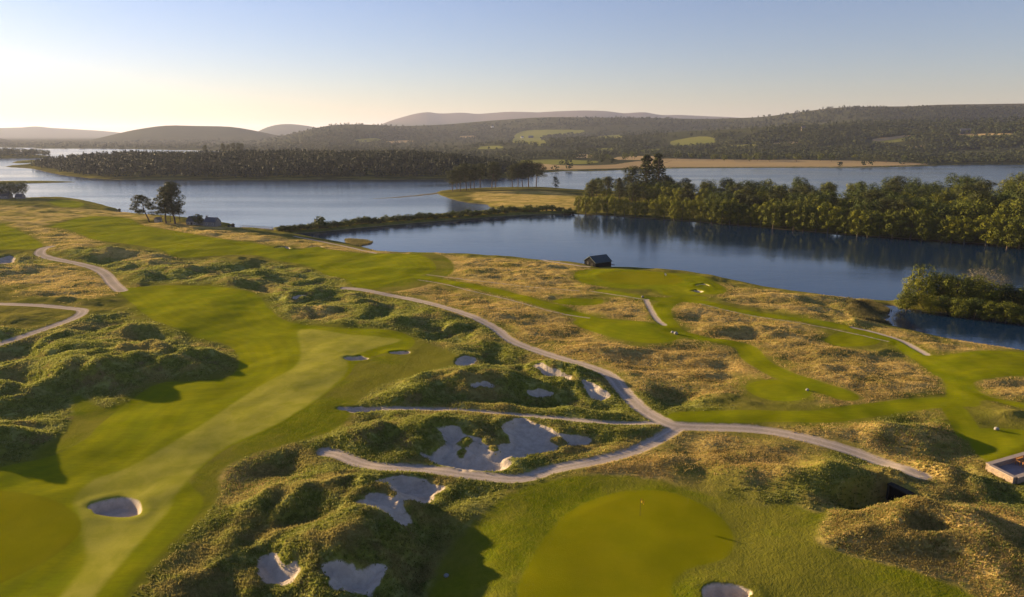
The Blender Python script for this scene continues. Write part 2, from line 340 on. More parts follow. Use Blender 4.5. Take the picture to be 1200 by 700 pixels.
# placed dunes: foot pixel, half length, half width (m), height, heading (deg, 0 = along X)
MOUNDS = [
 (185,418,16,6.5,7.0,4),(252,419,7,5.5,3.6,0),(120,438,9,7,4.0,10),(30,513,12,6.0,6.0,12),(0,460,10,6,3,0),(70,455,8,5,2.2,20),
 (515,450,8,5,3.6,-10),(470,466,7,3.2,1.8,10),(585,446,9,4,2.2,-15),(520,500,16,4,2.4,0),(435,508,9,4.5,2.4,5),(345,515,6,3,1.4,0),
 (455,540,4.5,2.4,1.8,5),(500,545,6,2.5,1.6,-10),(350,575,9,4.5,2.6,20),(300,600,8,4,2.4,40),(400,600,7,4,2.8,-10),(430,630,6,4,1.4,0),(490,570,3,1.8,1.1,0),(430,577,3,1.6,1.2,-5),
 (360,632,6,3,1.6,0),(250,640,5,4,1.8,60),(560,596,5,2,.8,30),(540,618,4,2,.7,40),(462,688,6,7,-3.0,0),(485,652,6,6,-3.2,0),(500,622,6,5,-2.4,0),(640,485,14,3,1.8,-5),(690,455,8,3,1.6,-30),
 (600,430,10,4,2.2,-20),(440,395,10,4,2.6,-8),(385,380,10,5,2.6,0),(330,345,9,6,3.0,0),(240,325,12,5,2.0,0),(480,410,6,3,1.8,-20),
 (150,298,14,5,2.4,0),(110,297,12,5,1.8,0),(180,294,12,4,2.2,0),(90,292,9,4,1.8,0),(285,303,10,5,2.2,-5),(60,262,20,5,1.5,0),(130,262,14,4,1.3,0),(155,264,8,3,1.6,0),
 (70,352,9,4,1.6,-5),(20,345,10,5,1.6,0),(10,375,10,4,1.6,0),(100,330,7,4,1.4,0),(150,385,12,4,2.0,5),
 (690,332,6,3,1.4,0),(715,333,5,2.4,1.0,0),(690,345,16,3,1.6,0),(797,322,9,4,3.2,-20),(811,329,5,3,2.6,-10),(870,388,8,4,-2.0,0),(860,380,12,3,1.6,0),(820,398,8,3,1.0,0),(740,408,14,3,1.4,-10),
 (880,384,14,3,1.2,-10),(960,400,14,4,1.3,-25),(1050,402,7,3,1.3,0),(1175,462,10,6,2.4,0),(1070,505,12,5,2.6,-15),(1010,500,12,4,1.4,0),(1090,555,10,3.6,2.8,-12),(1160,560,9,3,2.2,-12),
 (990,560,9,4.5,3.0,10),(945,570,6,4,2.2,15),(900,555,8,5,1.6,10),(1040,600,11,4.5,3.0,8),(1000,620,7,4,2.4,0),(1110,612,10,4,2.6,-15),(1180,640,9,5,1.8,-20),(980,605,4,3,1.4,20),
 (1150,480,12,4,1.8,-5),(760,548,12,3,1.1,10),(820,540,9,5,1.2,10),(1000,440,12,5,1.4,-10),(940,430,10,4,1.2,0),(620,305,16,4,1.6,0),(560,315,14,5,1.6,0),(400,290,10,4,1.4,0),(310,284,8,4,1.8,0),(345,287,7,3,1.5,0),
 (640,320,14,5,1.8,0),(55,240,16,6,1.6,0),(20,240,16,5,1.6,0),(85,240,9,4,1.4,0),(40,250,14,4,1.2,0),
]

# ------------------------------------------------------------------ terrain
LANDS = {k: np.column_stack(plane(*smooth_closed(v, 3).T)) for k, v in SHORE.items()}
fx, fy = plane(*smooth_open(FAR, 3).T)
_az0, _az1 = math.atan2(fx[0], fy[0]), math.atan2(fx[-1], fy[-1])
FARP = np.vstack([np.column_stack([fx, fy]), [[30000, fy[-1]], [60000, 40000], [0, 90000], [-70000, 40000], [-60000, fy[0]]]])
HLEN, WAT = {}, 0.0
def ridge_az(crest):
    az, s = ray(*smooth_open(crest, 3).T); o = np.argsort(az); return az[o], s[o]
RZ = [(D, a, b, *ridge_az(c)) for D, a, b, c in RIDGES]

def base_height(X, Y):
    """land without dunes"""
    r = np.hypot(X, Y); az = np.arctan2(X, Y)
    wob = fbm(X, Y, 14.0, 3, 3) * 0.9
    def ramp(sd, pts):
        return np.interp(sd, [p[0] for p in pts], [p[1] for p in pts])
    near = r < 1500
    h = np.full(X.shape, -2.0)
    def lay(name, pts, w=1.0, marg=60.0):
        nonlocal h
        sd = sdf_poly(X, Y, LANDS[name], marg)
        h = np.maximum(h, ramp(sd + wob * w, pts)); return sd
    sdm = lay('main', [(-60, -2), (-5, -1.5), (0, 0), (1.2, 0.9), (6, 2.0), (20, 2.8), (60, 3.6)], 0.7)
    lay('left_bar', [(-60, -2), (-4, -.6), (0, 0), (8, 1.0), (60, 1.4)], 1, 60)
    sdp = lay('peninsula', [(-60, -2), (-6, -1), (0, 0), (3, .8), (15, 1.7), (60, 2.6)], 1.2)
    lay('spit', [(-60, -2), (-2, -1), (0, 0.0), (2, 0.10), (10, 0.14)], 0.8, 30)
    lay('causeway', [(-60, -2), (-3, -1), (0, 0.1), (2, 1.3), (60, 1.6)], 0.5)
    lay('pond_isle', [(-60, -2), (-3, -1), (0, 0), (2, .5), (60, 1.0)], 1)
    lay('reed_bed', [(-60, -2), (-3, -.5), (0, 0.03), (2, .2), (60, .35)], 2.2)
    lay('reeds_small', [(-60, -2), (-3, -.5), (0, -0.06), (2, -.03), (60, -.02)], 2.5)
    lay('islet', [(-60, -2), (-4, -.6), (0, 0), (8, 2.0), (60, 3)], 1)
    sdi = lay('forest_isle', [(-60, -2), (-6, -1), (0, 0), (8, 1.4), (60, 4)], 2)
    sdi2 = sdf_poly(X, Y, LANDS['forest_isle'], 400.0)
    bump_i = 12 * sstep(sdi2, 15, 130) * (0.75 + 0.25 * perlin(X / 190, Y / 190, 5)); h = np.where(sdi2 > 0, h + bump_i, h)
    sdl = lay('far_left', [(-60, -2), (-6, -1), (0, 0), (8, 1.4), (60, 5)], 2)
    # far mainland and its hills
    sdf = sdf_poly(X, Y, FARP, 100.0)
    mh = ramp(sdf + wob * 3, [(-100, -3), (-10, -1), (0, 0), (10, 1.6), (60, 2.6), (300, 5), (1500, 14)])
    hills = np.zeros(X.shape)
    for D, wa, wb, caz, cs in RZ:
        Dv = D * (1 + 0.05 * np.sin(az * 7 + D) + 0.03 * np.sin(az * 17 + 2 * D))
        hc = np.interp(az, caz, H + cs * D, left=-400, right=-400); edge = np.interp(az, [caz[0] - .06, caz[0], caz[-1], caz[-1] + .06], [0, 1, 1, 0])
        hc = np.where(az < caz[0], H + cs[0] * D, np.where(az > caz[-1], H + cs[-1] * D, hc)) * edge
        t = np.where(r < Dv, (Dv - r) / wa, (r - Dv) / wb)
        bell = np.where(t < 1, (1 + np.cos(np.pi * np.clip(t, 0, 1))) / 2, 0)
        bell = np.exp(-(t * 1.35) ** 2) * 0.35 + bell * 0.65
        rel = 1 + 0.16 * (1 - bell) * fbm(X, Y, D * 0.22, 4, 20)
        hills = np.maximum(hills, np.maximum(hc, 0) * bell * rel)
    hills *= sstep(sdf, 0, 100) * sstep(sdf_poly(X, Y, FARP, 600.0), 60, 600) if True else 1
    mh = np.where(sdf > 0, mh + hills, mh); h = np.maximum(h, mh)
    # the links rise gently from the shore
    inland = sstep(sdf_poly(X, Y, LANDS['main'], 200.0), 5, 150)
    h = np.where(sdm > 0, h + inland * (1.4 + 0.9 * perlin(X / 60, Y / 60, 9)), h)
    return h, sdm, sdf, sdi, sdp, sdl

def project_poly(P, k=4, closed=True):
    P = smooth_closed(P, k) if closed else smooth_open(P, k)
    if TERR is None: return np.column_stack(plane(P[:, 0], P[:, 1], 5.0))
    x, y = [], []
    u, v = P[:, 0], P[:, 1]
    inb = v < 760
    X = np.zeros(len(u)); Y = np.zeros(len(u))
    a, b = plane(u, v, 5.0); X[:] = a; Y[:] = b
    az = np.arctan2(a, b); ok = inb & (np.abs(az) < 0.95)
    if ok.any(): X[ok], Y[ok] = cast(u[ok], v[ok])
    return np.column_stack([X, Y])

def terrain_pass(R, A, detail):
    RR, AA = np.meshgrid(R, A, indexing='ij'); X = (RR * np.sin(AA)); Y = (RR * np.cos(AA))
    sh = X.shape; X = X.ravel(); Y = Y.ravel(); r = RR.ravel()
    h = np.full(X.shape, -2.0); M = {}
    h, sdm, sdf, sdi, sdp, sdl = base_height(X, Y)
    near = np.flatnonzero((r < 900)); x = X[near]; y = Y[near]
    def polys(L, margin=15.0):
        s = np.full(x.shape, -margin)
        for P in L: s = np.maximum(s, sdf_poly(x, y, project_poly(P), margin))
        return s
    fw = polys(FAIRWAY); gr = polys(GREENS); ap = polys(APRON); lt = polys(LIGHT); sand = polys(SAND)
    st = np.full(x.shape, -15.0)
    for P, w in STRIPS: st = np.maximum(st, sdf_line(x, y, project_poly(P, closed=False), w))
    path = np.full(x.shape, -15.0)
    for P, w in PATHS: path = np.maximum(path, sdf_line(x, y, project_poly(P, closed=False), w))
    gold = polys(GOLD, 25.0); dune = polys(DUNE, 25.0)
    bk = np.full(x.shape, -15.0); bkr = np.zeros(x.shape)
    for (u, v, a, b) in BUNKERS:
        t = np.linspace(0, 2 * np.pi, 20)[:-1]
        k = 1 + 0.08 * np.sin(3 * t + u) + 0.05 * np.sin(2 * t + v)
        bk = np.maximum(bk, sdf_poly(x, y, project_poly(np.column_stack([u + a * np.cos(t) * k, v + b * np.sin(t) * k]), 2)))
    fw = np.maximum(fw, st); fw = np.maximum(fw, gr)
    fw = np.minimum(fw, -sdf_poly(x, y, project_poly([(1141, 449), (1165, 443), (1200, 441), (1300, 452), (1300, 485), (1200, 472), (1155, 463)]), 15.0))
    short = np.maximum(fw, ap)
    # weights
    wd = sstep(dune + fbm(x, y, 9, 2, 40) * 3, -6, 7); wg = sstep(gold + fbm(x, y, 11, 3, 41) * 6, -7, 5)
    flat = sstep(np.maximum(short, path), -5.5, 0.5)
    flatp = sstep(path, -4, 0.2)
    inl = sstep(sdm[near], 2, 12)
    hh = h[near].copy()
    rough = (1 - flat)
    big = fbm(x, y, 26, 3, 50) * 0.9
    wx = x + fbm(x, y, 13, 2, 54) * 3.0; wy = y + fbm(x, y, 13, 2, 55) * 3.0
    hum = fbm(wx + 0.35 * wy, wy * 1.35, 18, 2, 52, 0.42) * 1.7 + (ridged(wx, wy * 1.3, 14, 2, 56, 0.35) - 0.45) * 0.5
    hum += fbm(wx, wy * 1.3, 4.6, 3, 58, 0.4) * 0.10
    hh += inl * (1 - 0.75 * flat) * big * (0.6 + 0.6 * wd)
    hh += inl * rough * wd * hum
    hh += inl * rough * (1 - wd) * (fbm(x, y * 1.3, 12, 3, 60) * 0.55)
    hh += inl * flat * (fbm(x, y, 24, 2, 62) * 0.5 + fbm(x, y, 9, 2, 65) * 0.15) * (1 - flatp * 0.6) * (1 - .55 * sstep(gr, -2, 2))
    for (u, v, a, b, ht, ang) in MOUNDS:
        cx, cy = plane(u, v, 5.0); c, s = math.cos(math.radians(ang)), math.sin(math.radians(ang))
        m = np.flatnonzero((np.abs(x - cx) < 3 * max(a, b)) & (np.abs(y - cy) < 3 * max(a, b)))
        if not len(m): continue
        dx = x[m] - cx; dy = y[m] - cy
        dx += perlin(x[m] / 6, y[m] / 6, 70) * 1.5; dy += perlin(x[m] / 6, y[m] / 6, 71) * 1.5
        p = (dx * c + dy * s) / a; q = (-dx * s + dy * c) / b
        g = np.exp(-(p * p * 1.1) - (q * q * 1.1) )
        prot = 1 - sstep(short[m], -9, 1) * 0.93 if ht > 0 else 1.0
        hh[m] += 0.62 * ht * g * prot * (1 - sstep(path[m], -2.5, 0.5) * 0.85) * (0.85 + 0.3 * perlin(x[m] / 4, y[m] / 4, 72))
    # sand hollows, bunkers and path bed
    sw = sand + fbm(x, y, 2.6, 3, 75) * 0.55
    for (u, v, rad) in TUFTS_IN_SAND:
        cx, cy = plane(u, v, 5.0) if TERR is None else [q[0] for q in cast([u], [v])]
        d = np.hypot(x - cx, y - cy) - rad + perlin(x / 1.1, y / 1.1, 76) * 0.5
        sw = np.minimum(sw, d)
    hh -= 0.75 * sstep(sw, -0.6, 1.6)
    hh += 0.35 * np.exp(-((sw + 1.3) / 0.9) ** 2) * rough
    bw = bk
    hh -= 1.25 * sstep(bw, -0.1, 0.7); hh += 0.10 * np.exp(-((bw + 0.8) / 0.9) ** 2)
    hh -= 0.12 * sstep(path, -0.3, 0.4)
    sandm = np.maximum(sw, bw)
    if detail:
        tex = fbm(x, y, 1.6, 3, 80, 0.6) * 0.05 * wd + fbm(x, y, 1.3, 3, 84, 0.6) * 0.04 * (1 - wd)
        hh += tex * rough * inl * (1 - sstep(sandm, -0.3, 0.3)) * np.interp(r[near], [0, 250, 600], [1, 1, .6])
        hh += np.where((sandm > 0), fbm(x, y, 0.8, 2, 88) * 0.03, 0)
    # tunnel cut under the track
    hh = pad(x, y, tunnel_cut(x, y, hh))
    h[near] = np.where(h[near] > 0.02, np.maximum(hh, 0.15 * np.minimum(1, sdm[near] * 2 + 1) * (sdm[near] > -1)), h[near])
    def full(a, fill):
        o = np.full(X.shape, fill, np.float32); o[near] = a; return o
    M = dict(fw=full(fw, -15), gr=full(gr, -15), ap=full(ap, -15), lt=full(lt, -15), sand=full(sandm, -15), path=full(path, -15),
             gold=full(wg, 0), dune=full(wd, 0), shore=np.where(sdm > -59, sdm, 60).astype(np.float32))
    return X, Y, h, M, sh, sdf, sdi, sdl, sdp

TUN = None
def tunnel_cut(x, y, hh):
    if TUN is None: return hh
    cx, cy, ang, zf = TUN; c, s = math.cos(ang), math.sin(ang)
    p = (x - cx) * c + (y - cy) * s; q = -(x - cx) * s + (y - cy) * c      # p along the tunnel, out of its mouth; q across
    w = (1 - sstep(np.abs(q), 1.5, 3.2)) * sstep(p, -.45, -.2) * (1 - sstep(p, 6, 13))
    bank = sstep(p, -8, -5) * (1 - sstep(p, -.75, -.4)) * (1 - sstep(np.abs(q), 2.6, 6.5))
    hh = np.where(hh < zf + 2.75, hh * (1 - bank) + (zf + 2.75) * bank, hh)
    return np.where(hh > zf, hh * (1 - w) + zf * w, hh)
PAD = None
def pad(x, y, hh):
    if PAD is None: return hh
    P, z = PAD; s = sstep(sdf_poly(x, y, P, 8.0), -3.0, -.4); return hh * (1 - s) + z * s

# coarse passes settle where the traced outlines fall on the dunes
Ac = np.linspace(-1.0, 0.9, 420); Rc = np.concatenate([np.linspace(30, 50, 6)[:-1], 50 * np.exp(np.arange(0, 260) * 0.0115), 1000 * np.exp(np.arange(1, 130) * 0.024)])
for it in range(2):
    X, Y, h, M, sh, *_ = terrain_pass(Rc, Ac, False)
    TERR = (Rc, Ac, h.reshape(sh))
_tx, _ty, _tz = at(1054, 574); TUN = (_tx, _ty - 0.2, math.radians(203), _tz - 2.1)
_ta, _tb, _tc = [np.array(plane(*q, 6.0)) for q in ((1159.5, 536), (1200, 524.5), (1191, 551.5))]
TERR_E1, TERR_E2 = (_tb - _ta) * 1.5, _tc - _ta; TERR_A = _ta; TERR_Z = at(1180, 541)[2]
PAD = (np.array([_ta, _ta + TERR_E1, _ta + TERR_E1 + TERR_E2, _ta + TERR_E2]), TERR_Z - .25)
fine = np.radians(np.arange(-41, 41.001, 0.078))
Af = np.concatenate([np.radians(np.arange(-62, -41, 0.5)), fine, np.radians(np.arange(41.5, 56, 0.5))])
rs = [22.0]
while rs[-1] < 26000:
    r_ = rs[-1]; rs.append(r_ + (1.2 if r_ < 48 else max(0.2, r_ * (0.0030 if r_ < 450 else 0.0048 if r_ < 1500 else 0.0085))))
Rf = np.array(rs)
X, Y, h, M, sh, sdf, sdi, sdl, sdp = terrain_pass(Rf, Af, True)
TERR = (Rf, Af, h.reshape(sh)); Z = TERR[2]
print('terrain', sh, round(time.time() - T0, 1))

# far-field masks
r = np.hypot(X, Y)
farm = np.flatnonzero((r > 900) & (r < 7000)); fg = np.full(X.shape, -1.0, np.float32); ft = np.full(X.shape, -1.0, np.float32)
def far_poly(P):
    a, b = cast(*np.array(smooth_closed(P, 2)).T, rmin=800); return np.column_stack([a, b])
FGP = [far_poly(P) for P in FIELDS_GREEN]; FTP = [far_poly(P) for P in FIELDS_TAN]
for P in FGP: fg[farm] = np.maximum(fg[farm], np.clip(sdf_poly(X[farm], Y[farm], P, 60.0) / 10, -1, 1))
for P in FTP: ft[farm] = np.maximum(ft[farm], np.clip(sdf_poly(X[farm], Y[farm], P, 60.0) / 10, -1, 1))
# land kind: 0 links, 1 peninsula/causeway/islands, 2 far
kind = np.where(r > 600, 1.0, 0.0).astype(np.float32)
M['fg'] = fg; M['ft'] = ft; M['far'] = np.where(sdf > 5, 1, 0).astype(np.float32)
M['pen'] = np.clip(np.maximum(sdp / 10, sdi / 10), -1, 1).astype(np.float32)

def grid_faces(nr, nc):
    i = np.arange((nr - 1) * nc).reshape(nr - 1, nc)[:, :-1].ravel()
    return np.column_stack([i, i + 1, i + nc + 1, i + nc])[:, ::-1]
def mesh_np(name, V, F, mats, attrs=None, smooth=False):
    me = bpy.data.meshes.new(name); V = np.ascontiguousarray(V, np.float32); F = np.asarray(F, np.int32); n = F.shape[1]
    me.vertices.add(len(V)); me.vertices.foreach_set('co', V.ravel())
    me.loops.add(F.size); me.loops.foreach_set('vertex_index', F.ravel())
    me.polygons.add(len(F)); me.polygons.foreach_set('loop_start', np.arange(0, F.size, n, dtype=np.int32))
    me.update(calc_edges=True)
    if smooth: me.polygons.foreach_set('use_smooth', np.ones(len(F), bool))
    for k, a in (attrs or {}).items():
        at_ = me.attributes.new(k, 'FLOAT', 'POINT'); at_.data.foreach_set('value', np.ascontiguousarray(a, np.float32))
    for m in (mats if isinstance(mats, list) else [mats]): me.materials.append(m)
    return me
def link(name, me, parent=None, label=None, cat=None, group=None, kind=None, loc=None, rz=0.0, scale=None):
    o = bpy.data.objects.new(name, me); COL.objects.link(o)
    if parent is not None: o.parent = parent
    if label: o['label'] = label
    if cat: o['category'] = cat
    if group: o['group'] = group
    if kind: o['kind'] = kind
    if loc is not None: o.location = loc
    if rz: o.rotation_euler = (0, 0, rz)
    if scale is not None: o.scale = scale
    return o

# ground material
def ground_mat():
    t = NT('links_turf'); P = t.pos()
    n1 = t.noise(0.9, 5, P, 0.65); n2 = t.noise(0.16, 4, P, 0.6); n3 = t.noise(0.05, 4, P); n4 = t.noise(3.5, 3, P, 0.7)
    n5 = t.noise(0.35, 4, P, 0.65, 0.6); nf = t.noise(7.0, 2, P, 0.7)
    # streaks: wind-combed grass
    strk = t.noise(1.0, 4, t.pos((0.5, 2.2, 1), (0, 0, 0.5)), 0.7)
    rough = t.mix(t.mr(n2, .35, .65), (0.12, 0.12, 0.018), (0.22, 0.185, 0.035))
    rough = t.mix(t.math('MULTIPLY', t.mr(n1, .42, .66), .55), rough, (0.085, 0.085, 0.018))
    rough = t.mix(t.math('MULTIPLY', t.mr(n4, .5, .75), .4), rough, (0.30, 0.23, 0.06))
    dune = t.mix(t.mr(n1, .35, .62), (0.11, 0.125, 0.016), (0.21, 0.21, 0.032))
    dune = t.mix(t.math('MULTIPLY', t.mr(n5, .52, .62), .75), dune, (0.32, 0.32, 0.09))
    dune = t.mix(t.math('MULTIPLY', t.mr(t.noise(0.22, 4, t.pos((1, 1, 1), (0, 0, 1.0)), .6), .54, .66), .7), dune, (0.20, 0.13, 0.055))
    dune = t.mix(t.math('MULTIPLY', t.mr(t.noise(0.085, 4, t.pos((1, 1.6, 1), (0, 0, .4)), .6), .50, .64), .7), dune, t.mix(n1, (0.20, 0.15, 0.04), (0.36, 0.27, 0.09)))
    dune = t.mix(t.math('MULTIPLY', t.mr(n4, .48, .8), .5), dune, (0.34, 0.29, 0.08))
    c = t.mix(t.attr('dune'), rough, dune)
    gold = t.mix(t.mr(strk, .25, .75), (0.38, 0.265, 0.07), (0.62, 0.44, 0.155))
    gold = t.mix(t.math('MULTIPLY', t.mr(t.noise(.11, 4, t.pos((.6, 1.5, 1)), .6), .43, .60), .78), gold, (0.21, 0.19, 0.03))
    gf = t.math('MULTIPLY', t.attr('gold'), t.mr(t.math('ADD', n2, t.math('MULTIPLY', n1, .35)), .42, .72, .25, 1.0))
    c = t.mix(gf, c, gold)
    # apron / semi rough
    nb = t.math('MULTIPLY', t.math('SUBTRACT', n1, .5), 1.6); nb2 = t.math('MULTIPLY', t.math('SUBTRACT', n4, .5), .35)
    ap = t.mr(t.math('ADD', t.attr('ap'), nb), -.5, .7)
    semi = t.mix(t.mr(n1, .3, .7), (0.105, 0.130, 0.004), (0.165, 0.165, 0.008))
    semi = t.mix(t.math('MULTIPLY', t.mr(n3, .45, .6), .5), semi, (0.19, 0.16, 0.03))
    c = t.mix(t.math('MULTIPLY', ap, .92), c, semi)
    c = t.mix(t.math('MULTIPLY', t.mr(t.math('ADD', t.attr('fw'), t.math('MULTIPLY', nb, 2.2)), -3.6, -.3), .6), c, semi)
    fwm = t.mr(t.math('ADD', t.attr('fw'), nb2), -.25, .25)
    sd = t.attr('fw')
    stripes = t.mr(t.math('SINE', t.math('MULTIPLY', sd, 2.6)), -.4, .4)
    f = t.mix(t.mr(n2, .3, .7), (0.156, 0.186, 0.003), (0.240, 0.238, 0.004))
    f = t.mix(t.math('MULTIPLY', t.mr(n3, .4, .65), .6), f, (0.26, 0.25, 0.006))
    f = t.mix(t.math('MULTIPLY', stripes, .16), f, (0.11, 0.12, 0.010))
    f = t.mix(t.math('MULTIPLY', t.mr(n1, .5, .8), .25), f, (0.13, 0.12, 0.012))
    f = t.mix(t.math('MULTIPLY', t.mr(strk, .35, .7), .34), f, (0.10, 0.105, 0.006))
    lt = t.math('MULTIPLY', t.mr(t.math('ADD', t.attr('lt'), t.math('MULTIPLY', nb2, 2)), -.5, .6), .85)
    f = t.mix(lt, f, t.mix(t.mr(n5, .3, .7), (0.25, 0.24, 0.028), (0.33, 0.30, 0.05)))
    gm = t.mr(t.math('ADD', t.attr('gr'), nb2), -.25, .2)
    f = t.mix(gm, f, t.mix(t.mr(n2, .3, .7), (0.172, 0.168, 0.002), (0.212, 0.192, 0.003)))
    f = t.mix(t.math('MULTIPLY', t.math('MULTIPLY', gm, t.mr(t.attr('gr'), .1, .9, 1, 0)), .12), f, (0.10, 0.11, 0.01))
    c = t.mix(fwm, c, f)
    c = t.mix(t.math('MULTIPLY', t.mr(nf, .3, .75), .22), c, t.mix(.5, c, (0.03, 0.03, 0.01)))
    # sand and paths
    sm = t.mr(t.math('ADD', t.attr('sand'), nb2), -.12, .12)
    sand = t.mix(t.mr(n1, .3, .7), (0.44, 0.355, 0.27), (0.57, 0.47, 0.36))
    sand = t.mix(t.math('MULTIPLY', t.mr(n4, .58, .74), .35), sand, (0.22, 0.18, 0.13))
    c = t.mix(sm, c, sand)
    pm = t.mr(t.math('ADD', t.attr('path'), t.math('MULTIPLY', nb, .6)), -.25, .3)
    pth = t.mix(t.mr(n4, .3, .7), (0.33, 0.265, 0.20), (0.46, 0.37, 0.285))
    wheel = t.mr(t.math('ABSOLUTE', t.math('SUBTRACT', t.attr('path'), .75)), .05, .35, 1, 0)
    pth = t.mix(t.math('MULTIPLY', wheel, .35), pth, (0.64, 0.52, 0.43))
    pth = t.mix(t.math('MULTIPLY', t.mr(t.math('SUBTRACT', t.attr('path'), t.math('MULTIPLY', n1, 1.2)), .5, 1.1), .3), pth, (0.24, 0.21, 0.13))
    c = t.mix(pm, c, pth)
    # shingle and reed line by the water
    z = t.n.new('ShaderNodeSeparateXYZ'); t.l.new(t.n.new('ShaderNodeNewGeometry').outputs['Position'], z.inputs[0])
    c = t.mix(t.mr(z.outputs['Z'], .24, .08), c, t.mix(n4, (0.10, 0.085, 0.045), (0.24, 0.19, 0.12)))
    # peninsula and islands
    pn = t.mix(t.mr(t.noise(.06, 4, t.pos((.35, 1.4, 1)), .6), .40, .62), (0.075, 0.07, 0.02), (0.17, 0.15, 0.03)); pn = t.mix(gf, pn, gold)
    c = t.mix(t.mr(t.attr('pen'), .0, .2), c, pn)
    # far country
    fn = t.noise(0.012, 5, P, 0.65); fr = t.mix(fn, (0.035, 0.045, 0.02), (0.08, 0.075, 0.035))
    fr = t.mix(t.mr(z.outputs['Z'], 150, 260), fr, (0.11, 0.08, 0.06))
    fb = t.math('MULTIPLY', t.math('SUBTRACT', fn, .5), 1.5)
    fr = t.mix(t.mr(t.math('ADD', t.attr('fg'), fb), -.1, .1), fr, t.mix(t.noise(.006, 3, P), (0.13, 0.15, 0.03), (0.24, 0.22, 0.06)))
    fr = t.mix(t.mr(t.math('ADD', t.attr('ft'), fb), -.1, .1), fr, t.mix(t.noise(.02, 4, t.pos((.4, 2, 1))), (0.28, 0.2, 0.1), (0.44, 0.32, 0.16)))
    c = t.mix(t.attr('far'), c, fr)
    # relief
    turf = t.math('SUBTRACT', 1.0, t.mr(t.math('MAXIMUM', t.attr('fw'), t.attr('path')), -.8, .4))
    hgt = t.math('MULTIPLY', t.math('SUBTRACT', t.math('ADD', t.math('MULTIPLY', n1, .35), t.math('MULTIPLY', n4, .22)), .285), t.math('ADD', t.math('MULTIPLY', turf, .95), .05))
    nrm = t.bump(t.math('ADD', hgt, t.math('MULTIPLY', nf, .02)), .55, 1.0)
    return t.bsdf(c, .95, .0, nrm)
GMAT = ground_mat()
me = mesh_np('ground', np.column_stack([X, Y, h]), grid_faces(*sh), GMAT, M, True)
link('ground', me, kind='structure')

# water
def water_mat():
    t = NT('loch_water')
    P = t.pos((1, 1, 1), (0, 0, 0.35))
    w1 = t.noise(0.9, 3, t.pos((.55, 1.0, 1), (0, 0, .5)), .6); w2 = t.noise(0.18, 3, t.pos((.5, 1, 1), (0, 0, .2)), .55)
    patch = t.noise(0.012, 4, t.pos((.35, 1.3, 1), (0, 0, .15)), .55)
    hgt = t.math('ADD', t.math('MULTIPLY', w1, .5), t.math('MULTIPLY', w2, .8))
    sy = t.n.new('ShaderNodeSeparateXYZ'); t.l.new(t.pos(), sy.inputs[0])
    open_ = t.mr(t.math('ADD', sy.outputs['Y'], t.math('MULTIPLY', sy.outputs['X'], -.25)), 400, 520)      # wind reaches the open loch
    st = t.math('ADD', t.mr(patch, .35, .65, .035, .10), t.math('MULTIPLY', open_, .045))
    b = t.n.new('ShaderNodeBump'); t.l.new(st, b.inputs['Strength']); b.inputs['Distance'].default_value = 1.0; t.l.new(hgt, b.inputs['Height'])
    m = t.bsdf((0.005, 0.022, 0.052), t.math('ADD', t.mr(patch, .35, .65, .05, .12), t.math('MULTIPLY', open_, .08)), .5, b.outputs[0])
    for n in t.n:
        if n.type == 'BSDF_PRINCIPLED': n.inputs['IOR'].default_value = 1.333
    return m
a = np.linspace(0, 2 * np.pi, 97)[:-1]; rr_ = [0, 300, 1200, 5000, 30000]
V = [[0, 0, 0]]; F = []
for k, q in enumerate(rr_[1:]):
    V += [[q * math.cos(t), q * math.sin(t), 0] for t in a]
bm_faces = [[0, 1 + i, 1 + (i + 1) % 96] for i in range(96)]
for k in range(3):
    o = 1 + k * 96; bm_faces += [[o + i, o + 96 + i, o + 96 + (i + 1) % 96, o + (i + 1) % 96] for i in range(96)]
wm = bpy.data.meshes.new('water'); wm.from_pydata(V, [], bm_faces); wm.materials.append(water_mat())
link('water', wm, kind='structure')

# haze: one box round everything
def haze():
    t = NT('haze'); v = t.n.new('ShaderNodeVolumePrincipled')
    v.inputs['Color'].default_value = (0.68, 0.73, 1.0, 1); v.inputs['Density'].default_value = HAZE; v.inputs['Anisotropy'].default_value = 0.25
    t.l.new(v.outputs[0], t.out.inputs['Volume'])
    S = 31000; z0, z1 = float(h.min()) - 1.5, max(60.0, float(h.max()) + 15)
    V = [(x, y, z) for z in (z0, z1) for x, y in ((-S, -3000), (S, -3000), (S, S), (-S, S))]
    me = bpy.data.meshes.new('haze'); me.from_pydata(V, [], [(3, 2, 1, 0), (4, 5, 6, 7), (0, 1, 5, 4), (1, 2, 6, 5), (2, 3, 7, 6), (3, 0, 4, 7)])
    me.materials.append(t.m); link('haze', me, kind='stuff')
HAZE = 0.000045
haze()
print('ground done', round(time.time() - T0, 1))

